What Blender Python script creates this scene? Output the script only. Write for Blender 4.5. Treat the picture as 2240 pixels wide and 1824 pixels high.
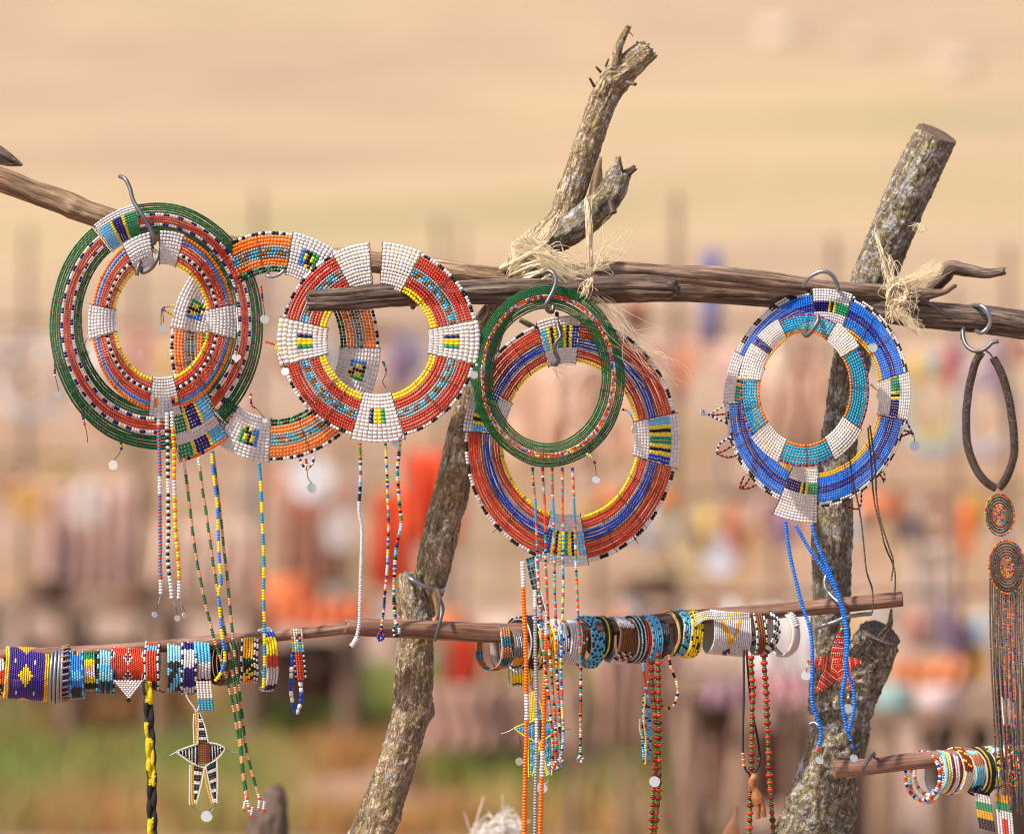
import bpy, math, random
import numpy as np
from mathutils import Vector, Matrix, noise

R = math.radians
scene = bpy.context.scene
for _o in list(bpy.data.objects):
    bpy.data.objects.remove(_o)

# ------------------------------------------------------------------ camera, sky, sun, exposure
S, DIST, ZC = 0.0006, 4.5, 1.35          # metres per photo pixel on the focal plane, camera distance, camera height
cam_d = bpy.data.cameras.new('camera')
cam = bpy.data.objects.new('camera', cam_d)
scene.collection.objects.link(cam)
cam.location = (0, -DIST, ZC)
cam.rotation_euler = (R(90), 0, 0)
cam_d.sensor_width = 36
cam_d.lens = 36 * DIST / (2240 * S)
cam_d.clip_start, cam_d.clip_end = 0.1, 3000
cam_d.dof.use_dof = True
cam_d.dof.focus_distance = DIST - 0.005
cam_d.dof.aperture_fstop = 2.1
scene.camera = cam

SUN_EL, SUN_AZ = R(52), R(-58)           # azimuth measured from the camera's back towards the left
world = bpy.data.worlds.new('World')
scene.world = world
world.use_nodes = True
_nt = world.node_tree
_bg = _nt.nodes['Background']
_sky = _nt.nodes.new('ShaderNodeTexSky')
_sky.sky_type = 'NISHITA'
_sky.sun_disc = False
_sky.sun_elevation = SUN_EL
_sky.sun_rotation = R(180 + 58)
_sky.dust_density = 2.5
_nt.links.new(_sky.outputs[0], _bg.inputs[0])
_bg.inputs[1].default_value = 0.12
sun_d = bpy.data.lights.new('sun', 'SUN')
sun_d.energy = 3.6
sun_d.angle = R(2.0)
sun_d.color = (1.0, 0.93, 0.84)
sun = bpy.data.objects.new('sun', sun_d)
scene.collection.objects.link(sun)
_sd = Vector((math.sin(SUN_AZ) * math.cos(SUN_EL), -math.cos(SUN_AZ) * math.cos(SUN_EL), math.sin(SUN_EL)))
sun.rotation_euler = _sd.to_track_quat('Z', 'Y').to_euler()
sun.location = _sd * 20
scene.view_settings.view_transform = 'Standard'
scene.view_settings.look = 'None'
scene.view_settings.gamma = 1
scene.view_settings.use_curve_mapping = False
scene.view_settings.exposure = 0.68
scene.cycles.filter_width = 1.0

# ------------------------------------------------------------------ helpers
rng = random.Random(7)
COL = scene.collection
WL = {}


def W(px, py, dy=0.0):
    """photo pixel on the plane dy metres behind the focal plane -> world point"""
    k = (DIST + dy) / DIST * S
    return Vector(((px - 1120) * k, dy, ZC - (py - 912) * k))


def lin(c):
    out = []
    for v in c[:3]:
        v = v / 255.0
        out.append(v / 12.92 if v <= 0.04045 else ((v + 0.055) / 1.055) ** 2.4)
    return tuple(out)


PAL = {k: lin(v) for k, v in dict(
    white=(216, 208, 206), cream=(226, 212, 190), chalk=(206, 200, 200), green=(0, 96, 44), lgreen=(20, 140, 86), lime=(96, 124, 52),
    red=(184, 48, 28), dred=(124, 28, 22), ored=(210, 64, 28), orange=(242, 112, 14), yellow=(244, 208, 10), gold=(238, 168, 14),
    sky=(96, 182, 222), lblue=(140, 195, 210), turq=(26, 146, 176), blue=(0, 110, 216), mblue=(50, 122, 208), royal=(14, 58, 164), navy=(30, 22, 110),
    purple=(66, 40, 132), brown=(128, 76, 26), bronze=(92, 78, 62), silver=(150, 148, 152), black=(14, 18, 22), dgreen=(4, 60, 36),
    tan=(214, 150, 100), pink=(226, 150, 120), teal=(22, 96, 112), copper=(178, 112, 66), grey=(120, 118, 118), dark=(46, 42, 40), olive=(60, 74, 40)).items()}
RED_MIX = ['ored', 'ored', 'red', 'ored', 'red', 'sky', 'white', 'royal', 'ored', 'orange', 'yellow', 'red', 'lblue']
SEED_MIX = ['ored', 'orange', 'sky', 'white', 'ored', 'green', 'tan', 'black', 'yellow', 'red', 'turq', 'ored']
MULTI = ['white', 'black', 'sky', 'white', 'yellow', 'ored', 'black', 'royal', 'lgreen', 'white', 'orange']


def col(c):
    return PAL[c] if isinstance(c, str) else c


def nmat(name):
    m = bpy.data.materials.new(name)
    m.use_nodes = True
    nt = m.node_tree
    return m, nt, nt.nodes['Principled BSDF']


def N(nt, t, **kw):
    n = nt.nodes.new(t)
    for k, v in kw.items():
        if k.startswith('i_'):
            n.inputs[k[2:].replace('_', ' ')].default_value = v
        else:
            setattr(n, k, v)
    return n


def ramp(nt, stops, fac=None, interp='LINEAR'):
    n = nt.nodes.new('ShaderNodeValToRGB')
    n.color_ramp.interpolation = interp
    e = n.color_ramp.elements
    while len(e) < len(stops):
        e.new(0.5)
    for el, (p, c) in zip(e, stops):
        el.position = p
        if isinstance(c, (int, float)):
            c = (c, c, c)
        el.color = (*c[:3], 1)
    if fac is not None:
        nt.links.new(fac, n.inputs[0])
    return n


def mix(nt, fac, a, b, blend='MIX'):
    n = nt.nodes.new('ShaderNodeMix')
    n.data_type = 'RGBA'
    n.blend_type = blend
    for s, v in ((n.inputs[0], fac), (n.inputs[6], a), (n.inputs[7], b)):
        if hasattr(v, 'is_output'):
            nt.links.new(v, s)
        elif isinstance(v, (int, float)):
            s.default_value = v
        else:
            s.default_value = (*v[:3], 1)
    return n.outputs[2]


def bump(nt, b, height, strength=0.5, dist=0.001, prev=None):
    n = nt.nodes.new('ShaderNodeBump')
    n.inputs['Strength'].default_value = strength
    n.inputs['Distance'].default_value = dist
    nt.links.new(height, n.inputs['Height'])
    if prev is not None:
        nt.links.new(prev, n.inputs['Normal'])
    nt.links.new(n.outputs[0], b.inputs['Normal'])
    return n.outputs[0]


M = {}


def mat_bead(name, src, rough=0.27, metallic=0.0):
    m, nt, b = nmat(name)
    if src == 'attr':
        a = N(nt, 'ShaderNodeAttribute', attribute_name='Col')
        c = a.outputs['Color']
    else:
        a = N(nt, 'ShaderNodeObjectInfo')
        c = a.outputs['Color']
    nt.links.new(c, b.inputs['Base Color'])
    b.inputs['Roughness'].default_value = rough
    b.inputs['Metallic'].default_value = metallic
    b.inputs['IOR'].default_value = 1.5
    b.inputs['Specular IOR Level'].default_value = 0.36
    M[name] = m
    return m


mat_bead('bead', 'attr')
mat_bead('bead_single', 'obj')
mat_bead('bead_metal', 'attr', 0.35, 0.55)
mat_bead('matte', 'attr', 0.75)


def mat_plain(name, c, rough=0.6, metallic=0.0, noise_scale=300, var=0.25, bumpd=0.0004):
    m, nt, b = nmat(name)
    tc = N(nt, 'ShaderNodeTexCoord')
    n = N(nt, 'ShaderNodeTexNoise', i_Scale=noise_scale, i_Detail=4.0)
    nt.links.new(tc.outputs['Object'], n.inputs['Vector'])
    c0 = tuple(v * (1 - var) for v in c)
    c1 = tuple(min(1, v * (1 + var)) for v in c)
    r = ramp(nt, [(0.3, c0), (0.7, c1)], n.outputs[0])
    nt.links.new(r.outputs[0], b.inputs['Base Color'])
    b.inputs['Roughness'].default_value = rough
    b.inputs['Metallic'].default_value = metallic
    if bumpd:
        bump(nt, b, n.outputs[0], 0.5, bumpd)
    M[name] = m
    return m


mat_plain('thread', lin((92, 58, 44)), 0.8)
mat_plain('steel', lin((150, 150, 154)), 0.42, 0.85, 900, 0.18, 0.0002)
mat_plain('dull_steel', lin((118, 112, 110)), 0.5, 0.8, 900, 0.22, 0.0003)
mat_plain('aluminium', lin((226, 218, 206)), 0.36, 0.65, 500, 0.05, 0.0001)
mat_plain('copper_wire', lin((96, 70, 62)), 0.45, 0.5, 900, 0.2, 0.0002)
mat_plain('leather', lin((150, 112, 80)), 0.7, 0, 500, 0.25, 0.0005)
mat_plain('lining', lin((190, 176, 160)), 0.8, 0, 500, 0.15, 0.0003)
mat_plain('dark_lining', lin((60, 48, 40)), 0.8, 0, 500, 0.2, 0.0003)
mat_plain('white_leather', lin((206, 192, 182)), 0.7, 0, 900, 0.12, 0.0008)
mat_plain('sisal', lin((226, 206, 170)), 0.7, 0, 120, 0.22, 0.0)
mat_plain('sisal_grey', lin((226, 216, 206)), 0.8, 0, 120, 0.2, 0.0)
mat_bead('braid', 'attr', 0.8)
_b = M['braid'].node_tree
_w = N(_b, 'ShaderNodeTexNoise', i_Scale=1800.0, i_Detail=3.0)
bump(_b, _b.nodes['Principled BSDF'], _w.outputs[0], 0.9, 0.0015)
mat_plain('black_cord', lin((34, 30, 32)), 0.7, 0, 900, 0.2, 0.0002)
mat_plain('carved_wood', lin((150, 92, 50)), 0.55, 0, 120, 0.35, 0.0006)
mat_plain('pale_carved', lin((206, 146, 98)), 0.6, 0, 60, 0.2, 0.0004)


def mat_wood(name, base, dark, light, rough=0.85, lichen=0.0, moss=0.0, crack=1.0, sx=1.0, depth=0.004, stretch=0.12):
    """bark and weathered wood; the vector attribute 'grain' runs (round, round, along) in metres"""
    m, nt, b = nmat(name)
    a = N(nt, 'ShaderNodeAttribute', attribute_name='grain')
    mp = N(nt, 'ShaderNodeMapping')
    mp.inputs['Scale'].default_value = (1, 1, stretch)
    nt.links.new(a.outputs['Vector'], mp.inputs['Vector'])
    g1 = N(nt, 'ShaderNodeTexNoise', i_Scale=260 * sx, i_Detail=7.0, i_Roughness=0.65)
    nt.links.new(mp.outputs[0], g1.inputs['Vector'])
    mp2 = N(nt, 'ShaderNodeMapping')
    mp2.inputs['Scale'].default_value = (1, 1, 0.5 if moss else stretch * 1.6)
    nt.links.new(a.outputs['Vector'], mp2.inputs['Vector'])
    dn = N(nt, 'ShaderNodeTexNoise', i_Scale=110 * sx, i_Detail=3.0)
    nt.links.new(mp2.outputs[0], dn.inputs['Vector'])
    wv = mix(nt, 0.035, mp2.outputs[0], dn.outputs['Color'], 'ADD')
    lines = []
    for sc_, wd in ((52 * sx, 0.05), (120 * sx, 0.075)):
        v1 = N(nt, 'ShaderNodeTexNoise', i_Scale=sc_, i_Detail=3.5, i_Roughness=0.6, i_Distortion=0.5)
        nt.links.new(wv, v1.inputs['Vector'])
        ab = N(nt, 'ShaderNodeMath', operation='SUBTRACT')
        ab.inputs[1].default_value = 0.5
        nt.links.new(v1.outputs[0], ab.inputs[0])
        a2 = N(nt, 'ShaderNodeMath', operation='ABSOLUTE')
        nt.links.new(ab.outputs[0], a2.inputs[0])
        lines.append(ramp(nt, [(0.0, 0.0), (wd, 1.0)], a2.outputs[0]).outputs[0])
    cr = N(nt, 'ShaderNodeMix', data_type='RGBA', blend_type='MULTIPLY')
    cr.inputs[0].default_value = 1.0
    nt.links.new(lines[0], cr.inputs[6])
    nt.links.new(lines[1], cr.inputs[7])
    cr_out = cr.outputs[2]
    big = N(nt, 'ShaderNodeTexNoise', i_Scale=22.0, i_Detail=3.0)
    nt.links.new(a.outputs['Vector'], big.inputs['Vector'])
    c = ramp(nt, [(0.32, dark), (0.5, base), (0.7, light)], g1.outputs[0]).outputs[0]
    bigr = ramp(nt, [(0.35, 0.78), (0.65, 1.0)], big.outputs[0]).outputs[0]
    c = mix(nt, 1.0, c, bigr, 'MULTIPLY')
    cf = ramp(nt, [(0.0, 1.0 - 0.62 * crack), (1.0, 1.0)], cr_out).outputs[0]
    c = mix(nt, 1.0, c, cf, 'MULTIPLY')
    if moss:
        mn = N(nt, 'ShaderNodeTexNoise', i_Scale=46.0, i_Detail=6.0, i_Roughness=0.7)
        nt.links.new(a.outputs['Vector'], mn.inputs['Vector'])
        mf = ramp(nt, [(0.58 - moss * 0.1, 0.0), (0.72 - moss * 0.1, 0.7)], mn.outputs[0]).outputs[0]
        mc = ramp(nt, [(0.3, lin((132, 118, 62))), (0.7, lin((186, 166, 84)))], g1.outputs[0]).outputs[0]
        c = mix(nt, mf, c, mc)
    if lichen:
        ln = N(nt, 'ShaderNodeTexNoise', i_Scale=115.0, i_Detail=5.0, i_Roughness=0.62)
        nt.links.new(a.outputs['Vector'], ln.inputs['Vector'])
        lf = ramp(nt, [(0.655 - lichen * 0.09, 0.0), (0.685 - lichen * 0.09, 0.9)], ln.outputs[0]).outputs[0]
        lc = ramp(nt, [(0.3, lin((168, 164, 162))), (0.7, lin((222, 220, 220)))], g1.outputs[0]).outputs[0]
        c = mix(nt, lf, c, lc)
        l2 = N(nt, 'ShaderNodeTexNoise', i_Scale=34.0, i_Detail=9.0, i_Roughness=0.72, i_Distortion=0.4)
        nt.links.new(a.outputs['Vector'], l2.inputs['Vector'])
        lf2 = ramp(nt, [(0.6 - lichen * 0.05, 0.0), (0.645 - lichen * 0.05, 0.85)], l2.outputs[0]).outputs[0]
        lf3 = mix(nt, 1.0, lf2, ramp(nt, [(0.0, 0.35), (0.6, 1.0)], cr_out).outputs[0], 'MULTIPLY')
        c = mix(nt, lf3, c, lc)
    nt.links.new(c, b.inputs['Base Color'])
    b.inputs['Roughness'].default_value = rough
    b.inputs['Specular IOR Level'].default_value = 0.25
    n1 = bump(nt, b, g1.outputs[0], 0.6, depth * 0.5)
    bump(nt, b, cr_out, 0.8 * crack, depth * 0.6, n1)
    M[name] = m
    return m


mat_wood('bark', lin((204, 174, 136)), lin((122, 96, 70)), lin((236, 214, 184)), lichen=0.55, moss=0.55, sx=1.0)
mat_wood('bark_grey', lin((178, 160, 132)), lin((80, 66, 50)), lin((218, 204, 180)), lichen=0.85, moss=0.6, sx=1.15)
mat_wood('rail_wood', lin((146, 116, 96)), lin((78, 58, 48)), lin((196, 170, 148)), crack=0.55, sx=0.9, depth=0.0022, stretch=0.05)
mat_wood('dark_rail', lin((120, 98, 84)), lin((52, 40, 34)), lin((176, 156, 140)), crack=0.65, sx=0.9, depth=0.0026, stretch=0.05)
mat_wood('brown_rail', lin((140, 102, 84)), lin((78, 54, 42)), lin((176, 142, 122)), crack=0.2, sx=0.8, depth=0.0012, stretch=0.05)
mat_wood('left_rail', lin((164, 130, 100)), lin((92, 66, 48)), lin((212, 184, 152)), crack=0.6, sx=0.9, depth=0.0024, stretch=0.05)
mat_wood('cut_wood', lin((122, 98, 84)), lin((78, 60, 50)), lin((160, 136, 120)), crack=0.3, sx=0.8, depth=0.0015, stretch=1.0)
mat_wood('far_wood', lin((150, 120, 98)), lin((110, 86, 68)), lin((172, 142, 118)), crack=0.3, sx=0.4, depth=0.003, stretch=0.1)


def tag(o, label=None, cat=None, group=None, kind=None):
    if label:
        o['label'] = label
    if cat:
        o['category'] = cat
    if group:
        o['group'] = group
    if kind:
        o['kind'] = kind
    return o


def thing(name, loc, label, cat, group=None):
    o = bpy.data.objects.new(name, None)
    o.empty_display_size = 0.02
    COL.objects.link(o)
    o.location = loc
    WL[o] = Vector(loc)
    tag(o, label, cat, group)
    return o


def add_mesh(name, verts, faces, mat, parent=None, colors=None, grain=None, smooth=True, origin=None):
    v = np.asarray(verts, dtype=np.float32).reshape(-1, 3)
    c = v.mean(axis=0) if origin is None else np.asarray(origin, dtype=np.float32)
    me = bpy.data.meshes.new(name)
    v2 = v - c
    if isinstance(faces, np.ndarray) and faces.ndim == 2:
        nf, k = faces.shape
        me.vertices.add(len(v2))
        me.vertices.foreach_set('co', v2.ravel())
        me.loops.add(nf * k)
        me.loops.foreach_set('vertex_index', faces.astype(np.int32).ravel())
        me.polygons.add(nf)
        me.polygons.foreach_set('loop_start', np.arange(nf, dtype=np.int32) * k)
        me.update(calc_edges=True)
    else:
        me.from_pydata([tuple(map(float, p)) for p in v2], [], [list(map(int, f)) for f in faces])
        me.update()
    if colors is not None:
        at = me.attributes.new('Col', 'FLOAT_COLOR', 'POINT')
        cc = np.ones((len(v2), 4), dtype=np.float32)
        cc[:, :3] = colors
        at.data.foreach_set('color', cc.ravel())
    if grain is not None:
        at = me.attributes.new('grain', 'FLOAT_VECTOR', 'POINT')
        at.data.foreach_set('vector', np.asarray(grain, dtype=np.float32).ravel())
    if smooth:
        me.polygons.foreach_set('use_smooth', np.ones(len(me.polygons), dtype=bool))
    me.materials.append(M[mat] if isinstance(mat, str) else mat)
    o = bpy.data.objects.new(name, me)
    COL.objects.link(o)
    wl = Vector([float(x) for x in c])
    WL[o] = wl
    if parent is not None:
        o.parent = parent
        o.location = wl - WL[parent]
    else:
        o.location = wl
    return o


def spline(pts, step, closed=False):
    """Catmull-Rom through points (any dimension), resampled about every `step`"""
    P = [np.asarray(p, dtype=float) for p in pts]
    n = len(P)
    if n == 2 and not closed:
        m = max(2, int(np.linalg.norm((P[1] - P[0])[:3]) / step) + 1)
        return np.array([P[0] + (P[1] - P[0]) * t for t in np.linspace(0, 1, m)])
    out = []
    segs = n if closed else n - 1
    for i in range(segs):
        if closed:
            p0, p1, p2, p3 = P[(i - 1) % n], P[i], P[(i + 1) % n], P[(i + 2) % n]
        else:
            p1, p2 = P[i], P[i + 1]
            p0 = P[i - 1] if i > 0 else 2 * p1 - p2
            p3 = P[i + 2] if i + 2 < n else 2 * p2 - p1
        m = max(2, int(np.linalg.norm((p2 - p1)[:3]) / step))
        for t in np.linspace(0, 1, m, endpoint=False):
            out.append(0.5 * (2 * p1 + (p2 - p0) * t + (2 * p0 - 5 * p1 + 4 * p2 - p3) * t * t + (3 * p1 - p0 - 3 * p2 + p3) * t ** 3))
    if not closed:
        out.append(P[-1])
    return np.array(out)


def frames(P, closed=False):
    n = len(P)
    T = np.gradient(P, axis=0)
    if closed:
        T = np.roll(P, -1, 0) - np.roll(P, 1, 0)
    T /= np.linalg.norm(T, axis=1)[:, None] + 1e-12
    ref = np.array([0.0, -1.0, 0.0])
    if abs(T[0] @ ref) > 0.9:
        ref = np.array([0.0, 0.0, 1.0])
    U = np.zeros_like(P)
    u = ref - T[0] * (ref @ T[0])
    u /= np.linalg.norm(u)
    for i in range(n):
        u = u - T[i] * (u @ T[i])
        u /= np.linalg.norm(u) + 1e-12
        U[i] = u
    return T, U, np.cross(T, U)


class Geo:
    """collects tubes and other small pieces for one mesh"""
    def __init__(self):
        self.v, self.f, self.c, self.n = [], [], [], 0

    def add(self, v, f, c=None):
        v = np.asarray(v, dtype=float)
        self.v.append(v)
        self.f += [[i + self.n for i in q] for q in f]
        cc = np.zeros((len(v), 3)) if c is None else np.broadcast_to(np.asarray(c, dtype=float), (len(v), 3))
        self.c.append(cc)
        self.n += len(v)

    def tube(self, pts, r, seg=8, step=None, closed=False, c=None, cap=True, raw=False):
        pts = [tuple(p) for p in pts]
        P = np.array(pts, dtype=float) if raw else spline(pts, step or max(0.004, 1.2 * (r if np.isscalar(r) else max(r))), closed)
        n = len(P)
        rr = np.full(n, r) if np.isscalar(r) else np.interp(np.linspace(0, 1, n), np.linspace(0, 1, len(r)), r)
        T, U, V = frames(P, closed)
        a = np.arange(seg) * 2 * np.pi / seg
        ring = (U[:, None, :] * np.cos(a)[None, :, None] + V[:, None, :] * np.sin(a)[None, :, None]) * rr[:, None, None] + P[:, None, :]
        f = []
        m = n if closed else n - 1
        for i in range(m):
            j = (i + 1) % n
            for s in range(seg):
                t = (s + 1) % seg
                f.append([i * seg + s, i * seg + t, j * seg + t, j * seg + s])
        if cap and not closed:
            f.append(list(range(seg))[::-1])
            f.append([(n - 1) * seg + s for s in range(seg)])
        self.add(ring.reshape(-1, 3), f, c)

    def build(self, name, mat, parent=None, colored=False, smooth=True, grain=False):
        v = np.concatenate(self.v)
        return add_mesh(name, v, self.f, mat, parent, np.concatenate(self.c) if colored else None, v if grain else None, smooth)


# ------------------------------------------------------------------ beads
_PROF = {}


def bead_profile(seg):
    if seg not in _PROF:
        prof = [(-1.0, 0.5), (-0.86, 0.86), (-0.3, 1.0), (0.3, 1.0), (0.86, 0.86), (1.0, 0.5)] if seg >= 8 else [(-1.0, 0.6), (-0.5, 1.0), (0.5, 1.0), (1.0, 0.6)]
        v, f = [], []
        for x, r in prof:
            for s in range(seg):
                a = 2 * math.pi * (s + 0.5) / seg
                v.append((x, r * math.cos(a), r * math.sin(a)))
        for i in range(len(prof) - 1):
            for s in range(seg):
                t = (s + 1) % seg
                f.append((i * seg + s, (i + 1) * seg + s, (i + 1) * seg + t, i * seg + t))
        _PROF[seg] = (np.array(v), np.array(f, dtype=np.int32))
    return _PROF[seg]


def jit(c, amt=0.09):
    k = 1 + rng.uniform(-amt, amt)
    return tuple(min(1.0, max(0.0, v * k)) for v in c)


class Beads:
    def __init__(self):
        self.p, self.t, self.r, self.h, self.c = [], [], [], [], []

    def add(self, p, t, r, h, c, var=0.09):
        self.p.append(tuple(p)); self.t.append(tuple(t)); self.r.append(r); self.h.append(h); self.c.append(jit(col(c), var))

    def extend(self, o):
        self.p += o.p; self.t += o.t; self.r += o.r; self.h += o.h; self.c += o.c

    def build(self, name, parent, mat='bead', seg=6, kind='stuff'):
        if not self.p:
            return None
        pv, pf = bead_profile(seg)
        p = np.array(self.p); t = np.array(self.t)
        t = t / (np.linalg.norm(t, axis=1)[:, None] + 1e-12)
        ref = np.where(np.abs(t[:, 1:2]) > 0.9, np.array([[0, 0, 1.0]]), np.array([[0, 1.0, 0]]))
        u = np.cross(t, ref); u /= np.linalg.norm(u, axis=1)[:, None] + 1e-12
        w = np.cross(t, u)
        r = np.array(self.r)[:, None, None]; h = np.array(self.h)[:, None, None]
        v = p[:, None, :] + t[:, None, :] * pv[None, :, 0:1] * h + (u[:, None, :] * pv[None, :, 1:2] + w[:, None, :] * pv[None, :, 2:3]) * r
        n, k = len(p), len(pv)
        f = (pf[None] + (np.arange(n) * k)[:, None, None]).reshape(-1, 4)
        cc = np.repeat(np.array(self.c), k, axis=0)
        o = add_mesh(name, v.reshape(-1, 3), f, mat, parent, cc)
        if kind:
            o['kind'] = kind
        return o

    def singles(self, parent, name='bead'):
        """each bead an object of its own that shares one mesh"""
        me = unit_bead()
        for p, t, r, h, c in zip(self.p, self.t, self.r, self.h, self.c):
            o = bpy.data.objects.new(name, me)
            COL.objects.link(o)
            o.parent = parent
            t = Vector(t).normalized()
            q = t.to_track_quat('X', 'Z') @ Matrix.Rotation(rng.uniform(0, 6.28), 3, 'X').to_quaternion()
            o.rotation_mode = 'QUATERNION'
            o.rotation_quaternion = q
            o.scale = (h, r, r)
            o.location = Vector(p) - WL[parent]
            o.color = (*c, 1)


_UB = []


def unit_bead():
    if not _UB:
        v, f = bead_profile(8)
        me = bpy.data.meshes.new('bead')
        me.from_pydata([tuple(x) for x in v], [], [tuple(int(i) for i in q) for q in f])
        me.polygons.foreach_set('use_smooth', np.ones(len(me.polygons), dtype=bool))
        me.materials.append(M['bead_single'])
        _UB.append(me)
    return _UB[0]


def cyc(spec):
    """'white*3 navy*2' -> endless colour list ; a list -> random choice"""
    if isinstance(spec, (list, tuple)):
        while True:
            yield rng.choice(spec)
    seq = []
    for tok in spec.split():
        n, _, k = tok.partition('*')
        seq += [n] * int(k or 1)
    if len(seq) > 1:
        s = rng.randrange(len(seq))
        seq = seq[s:] + seq[:s]
    while True:
        for s in seq:
            yield s


def arc_resample(P, step):
    d = np.linalg.norm(np.diff(P, axis=0), axis=1)
    s = np.concatenate([[0], np.cumsum(d)])
    n = max(1, int(round(s[-1] / step)))
    q = (np.arange(n) + 0.5) * s[-1] / n
    pos = np.stack([np.interp(q, s, P[:, i]) for i in range(3)], 1)
    e = s[-1] / n * 0.5
    a = np.stack([np.interp(q - e, s, P[:, i]) for i in range(3)], 1)
    b = np.stack([np.interp(q + e, s, P[:, i]) for i in range(3)], 1)
    return pos, b - a, s[-1] / n


def bead_line(B, P, colors, r, length, fill=0.97, var=0.11, rj=0.09):
    """string beads along world polyline P"""
    pos, tan, st = arc_resample(np.asarray(P), length)
    rs = np.full(len(pos), r) if np.isscalar(r) else np.interp(np.linspace(0, 1, len(pos)), np.linspace(0, 1, len(r)), r)
    for p, t, r in zip(pos, tan, rs):
        B.add(p, t, r * (1 + rng.uniform(-rj, rj)), st * 0.5 * fill * rng.uniform(.9, 1.0), next(colors), var)


def px_line(pts, step=3.0):
    """pixel path [(px,py,dy)] -> smooth world polyline"""
    Q = spline([(p[0], p[1], (p[2] if len(p) > 2 else 0) * 1000) for p in pts], step)
    o = rng.uniform(0, 99)
    m = max(1, len(Q) - 1)
    return np.array([W(a + 1.6 * noise.noise(Vector((i * .05, o, 0))) * min(1, i / 8, (m - i) / 8) + .5 * noise.noise(Vector((i * .3, o, 4))), b, c / 1000) for i, (a, b, c) in enumerate(Q)])


def disc(parent, c, rad, name='disc', nrm=(0.2, -1, 0.15), th=0.0006, mat='aluminium', heart=False):
    n = Vector(nrm).normalized()
    u = n.cross(Vector((0, 0, 1))).normalized()
    w = u.cross(n) * -1
    if w.z < 0:
        w = -w
    prof = []
    for i in range(28):
        a = 2 * math.pi * i / 28
        if heart:
            x = 16 * math.sin(a) ** 3 / 17
            y = (13 * math.cos(a) - 5 * math.cos(2 * a) - 2 * math.cos(3 * a) - math.cos(4 * a)) / 17
        else:
            x, y = math.cos(a), math.sin(a)
        prof.append(u * (x * rad) + w * (y * rad))
    c = Vector(c)
    k = len(prof)
    v = [c + p * 0.97 - n * (-th) for p in prof] + [c + p for p in prof] + [c + p * 0.97 - n * th for p in prof]
    f = [list(range(k))[::-1], [2 * k + i for i in range(k)]]
    for i in range(k):
        j = (i + 1) % k
        f += [[i, j, k + j, k + i], [k + i, k + j, 2 * k + j, 2 * k + i]]
    return add_mesh(name, [tuple(x) for x in v], f, mat, parent, smooth=False)


PX = S


def pendant(parent, pts, colors, r_disc=9, nrm=(0.25, -1, 0.1), heart=False, bead_r=3.2, name='pendant', chain_from=0.55, disc_dz=None):
    """short wire with a few beads and a metal disc at its end; pts are pixels"""
    P = px_line(pts, 2.0)
    g = Geo()
    g.tube(P[::2], 0.9 * PX, 5, raw=True)
    o = g.build(name, 'thread', parent)
    B = Beads()
    k = max(3, int(len(P) * chain_from))
    bead_line(B, P[:k], cyc(colors), bead_r * PX, bead_r * 1.9 * PX)
    B.build('bead_strand', o)
    if r_disc:
        e = P[-1]
        disc(o, (e[0], e[1], e[2] - r_disc * PX * 0.85), r_disc * PX, 'heart' if heart else 'disc', nrm, heart=heart)
    return o

# ------------------------------------------------------------------ ground and hill
def terrain_h(x, y):
    t = max(0.0, y - 17.0)
    h = 0.135 * t * t / (t + 14.0) * 1.25
    h += 0.03 * noise.noise(Vector((x * 0.35, y * 0.35, 0))) * min(1, max(0, (y - 2) / 5))
    h += min(1, t / 30) * (1.2 * noise.noise(Vector((x * 0.02, y * 0.02, 3.1))) + 0.25 * noise.noise(Vector((x * 0.09, y * 0.09, 7))))
    return h


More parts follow.
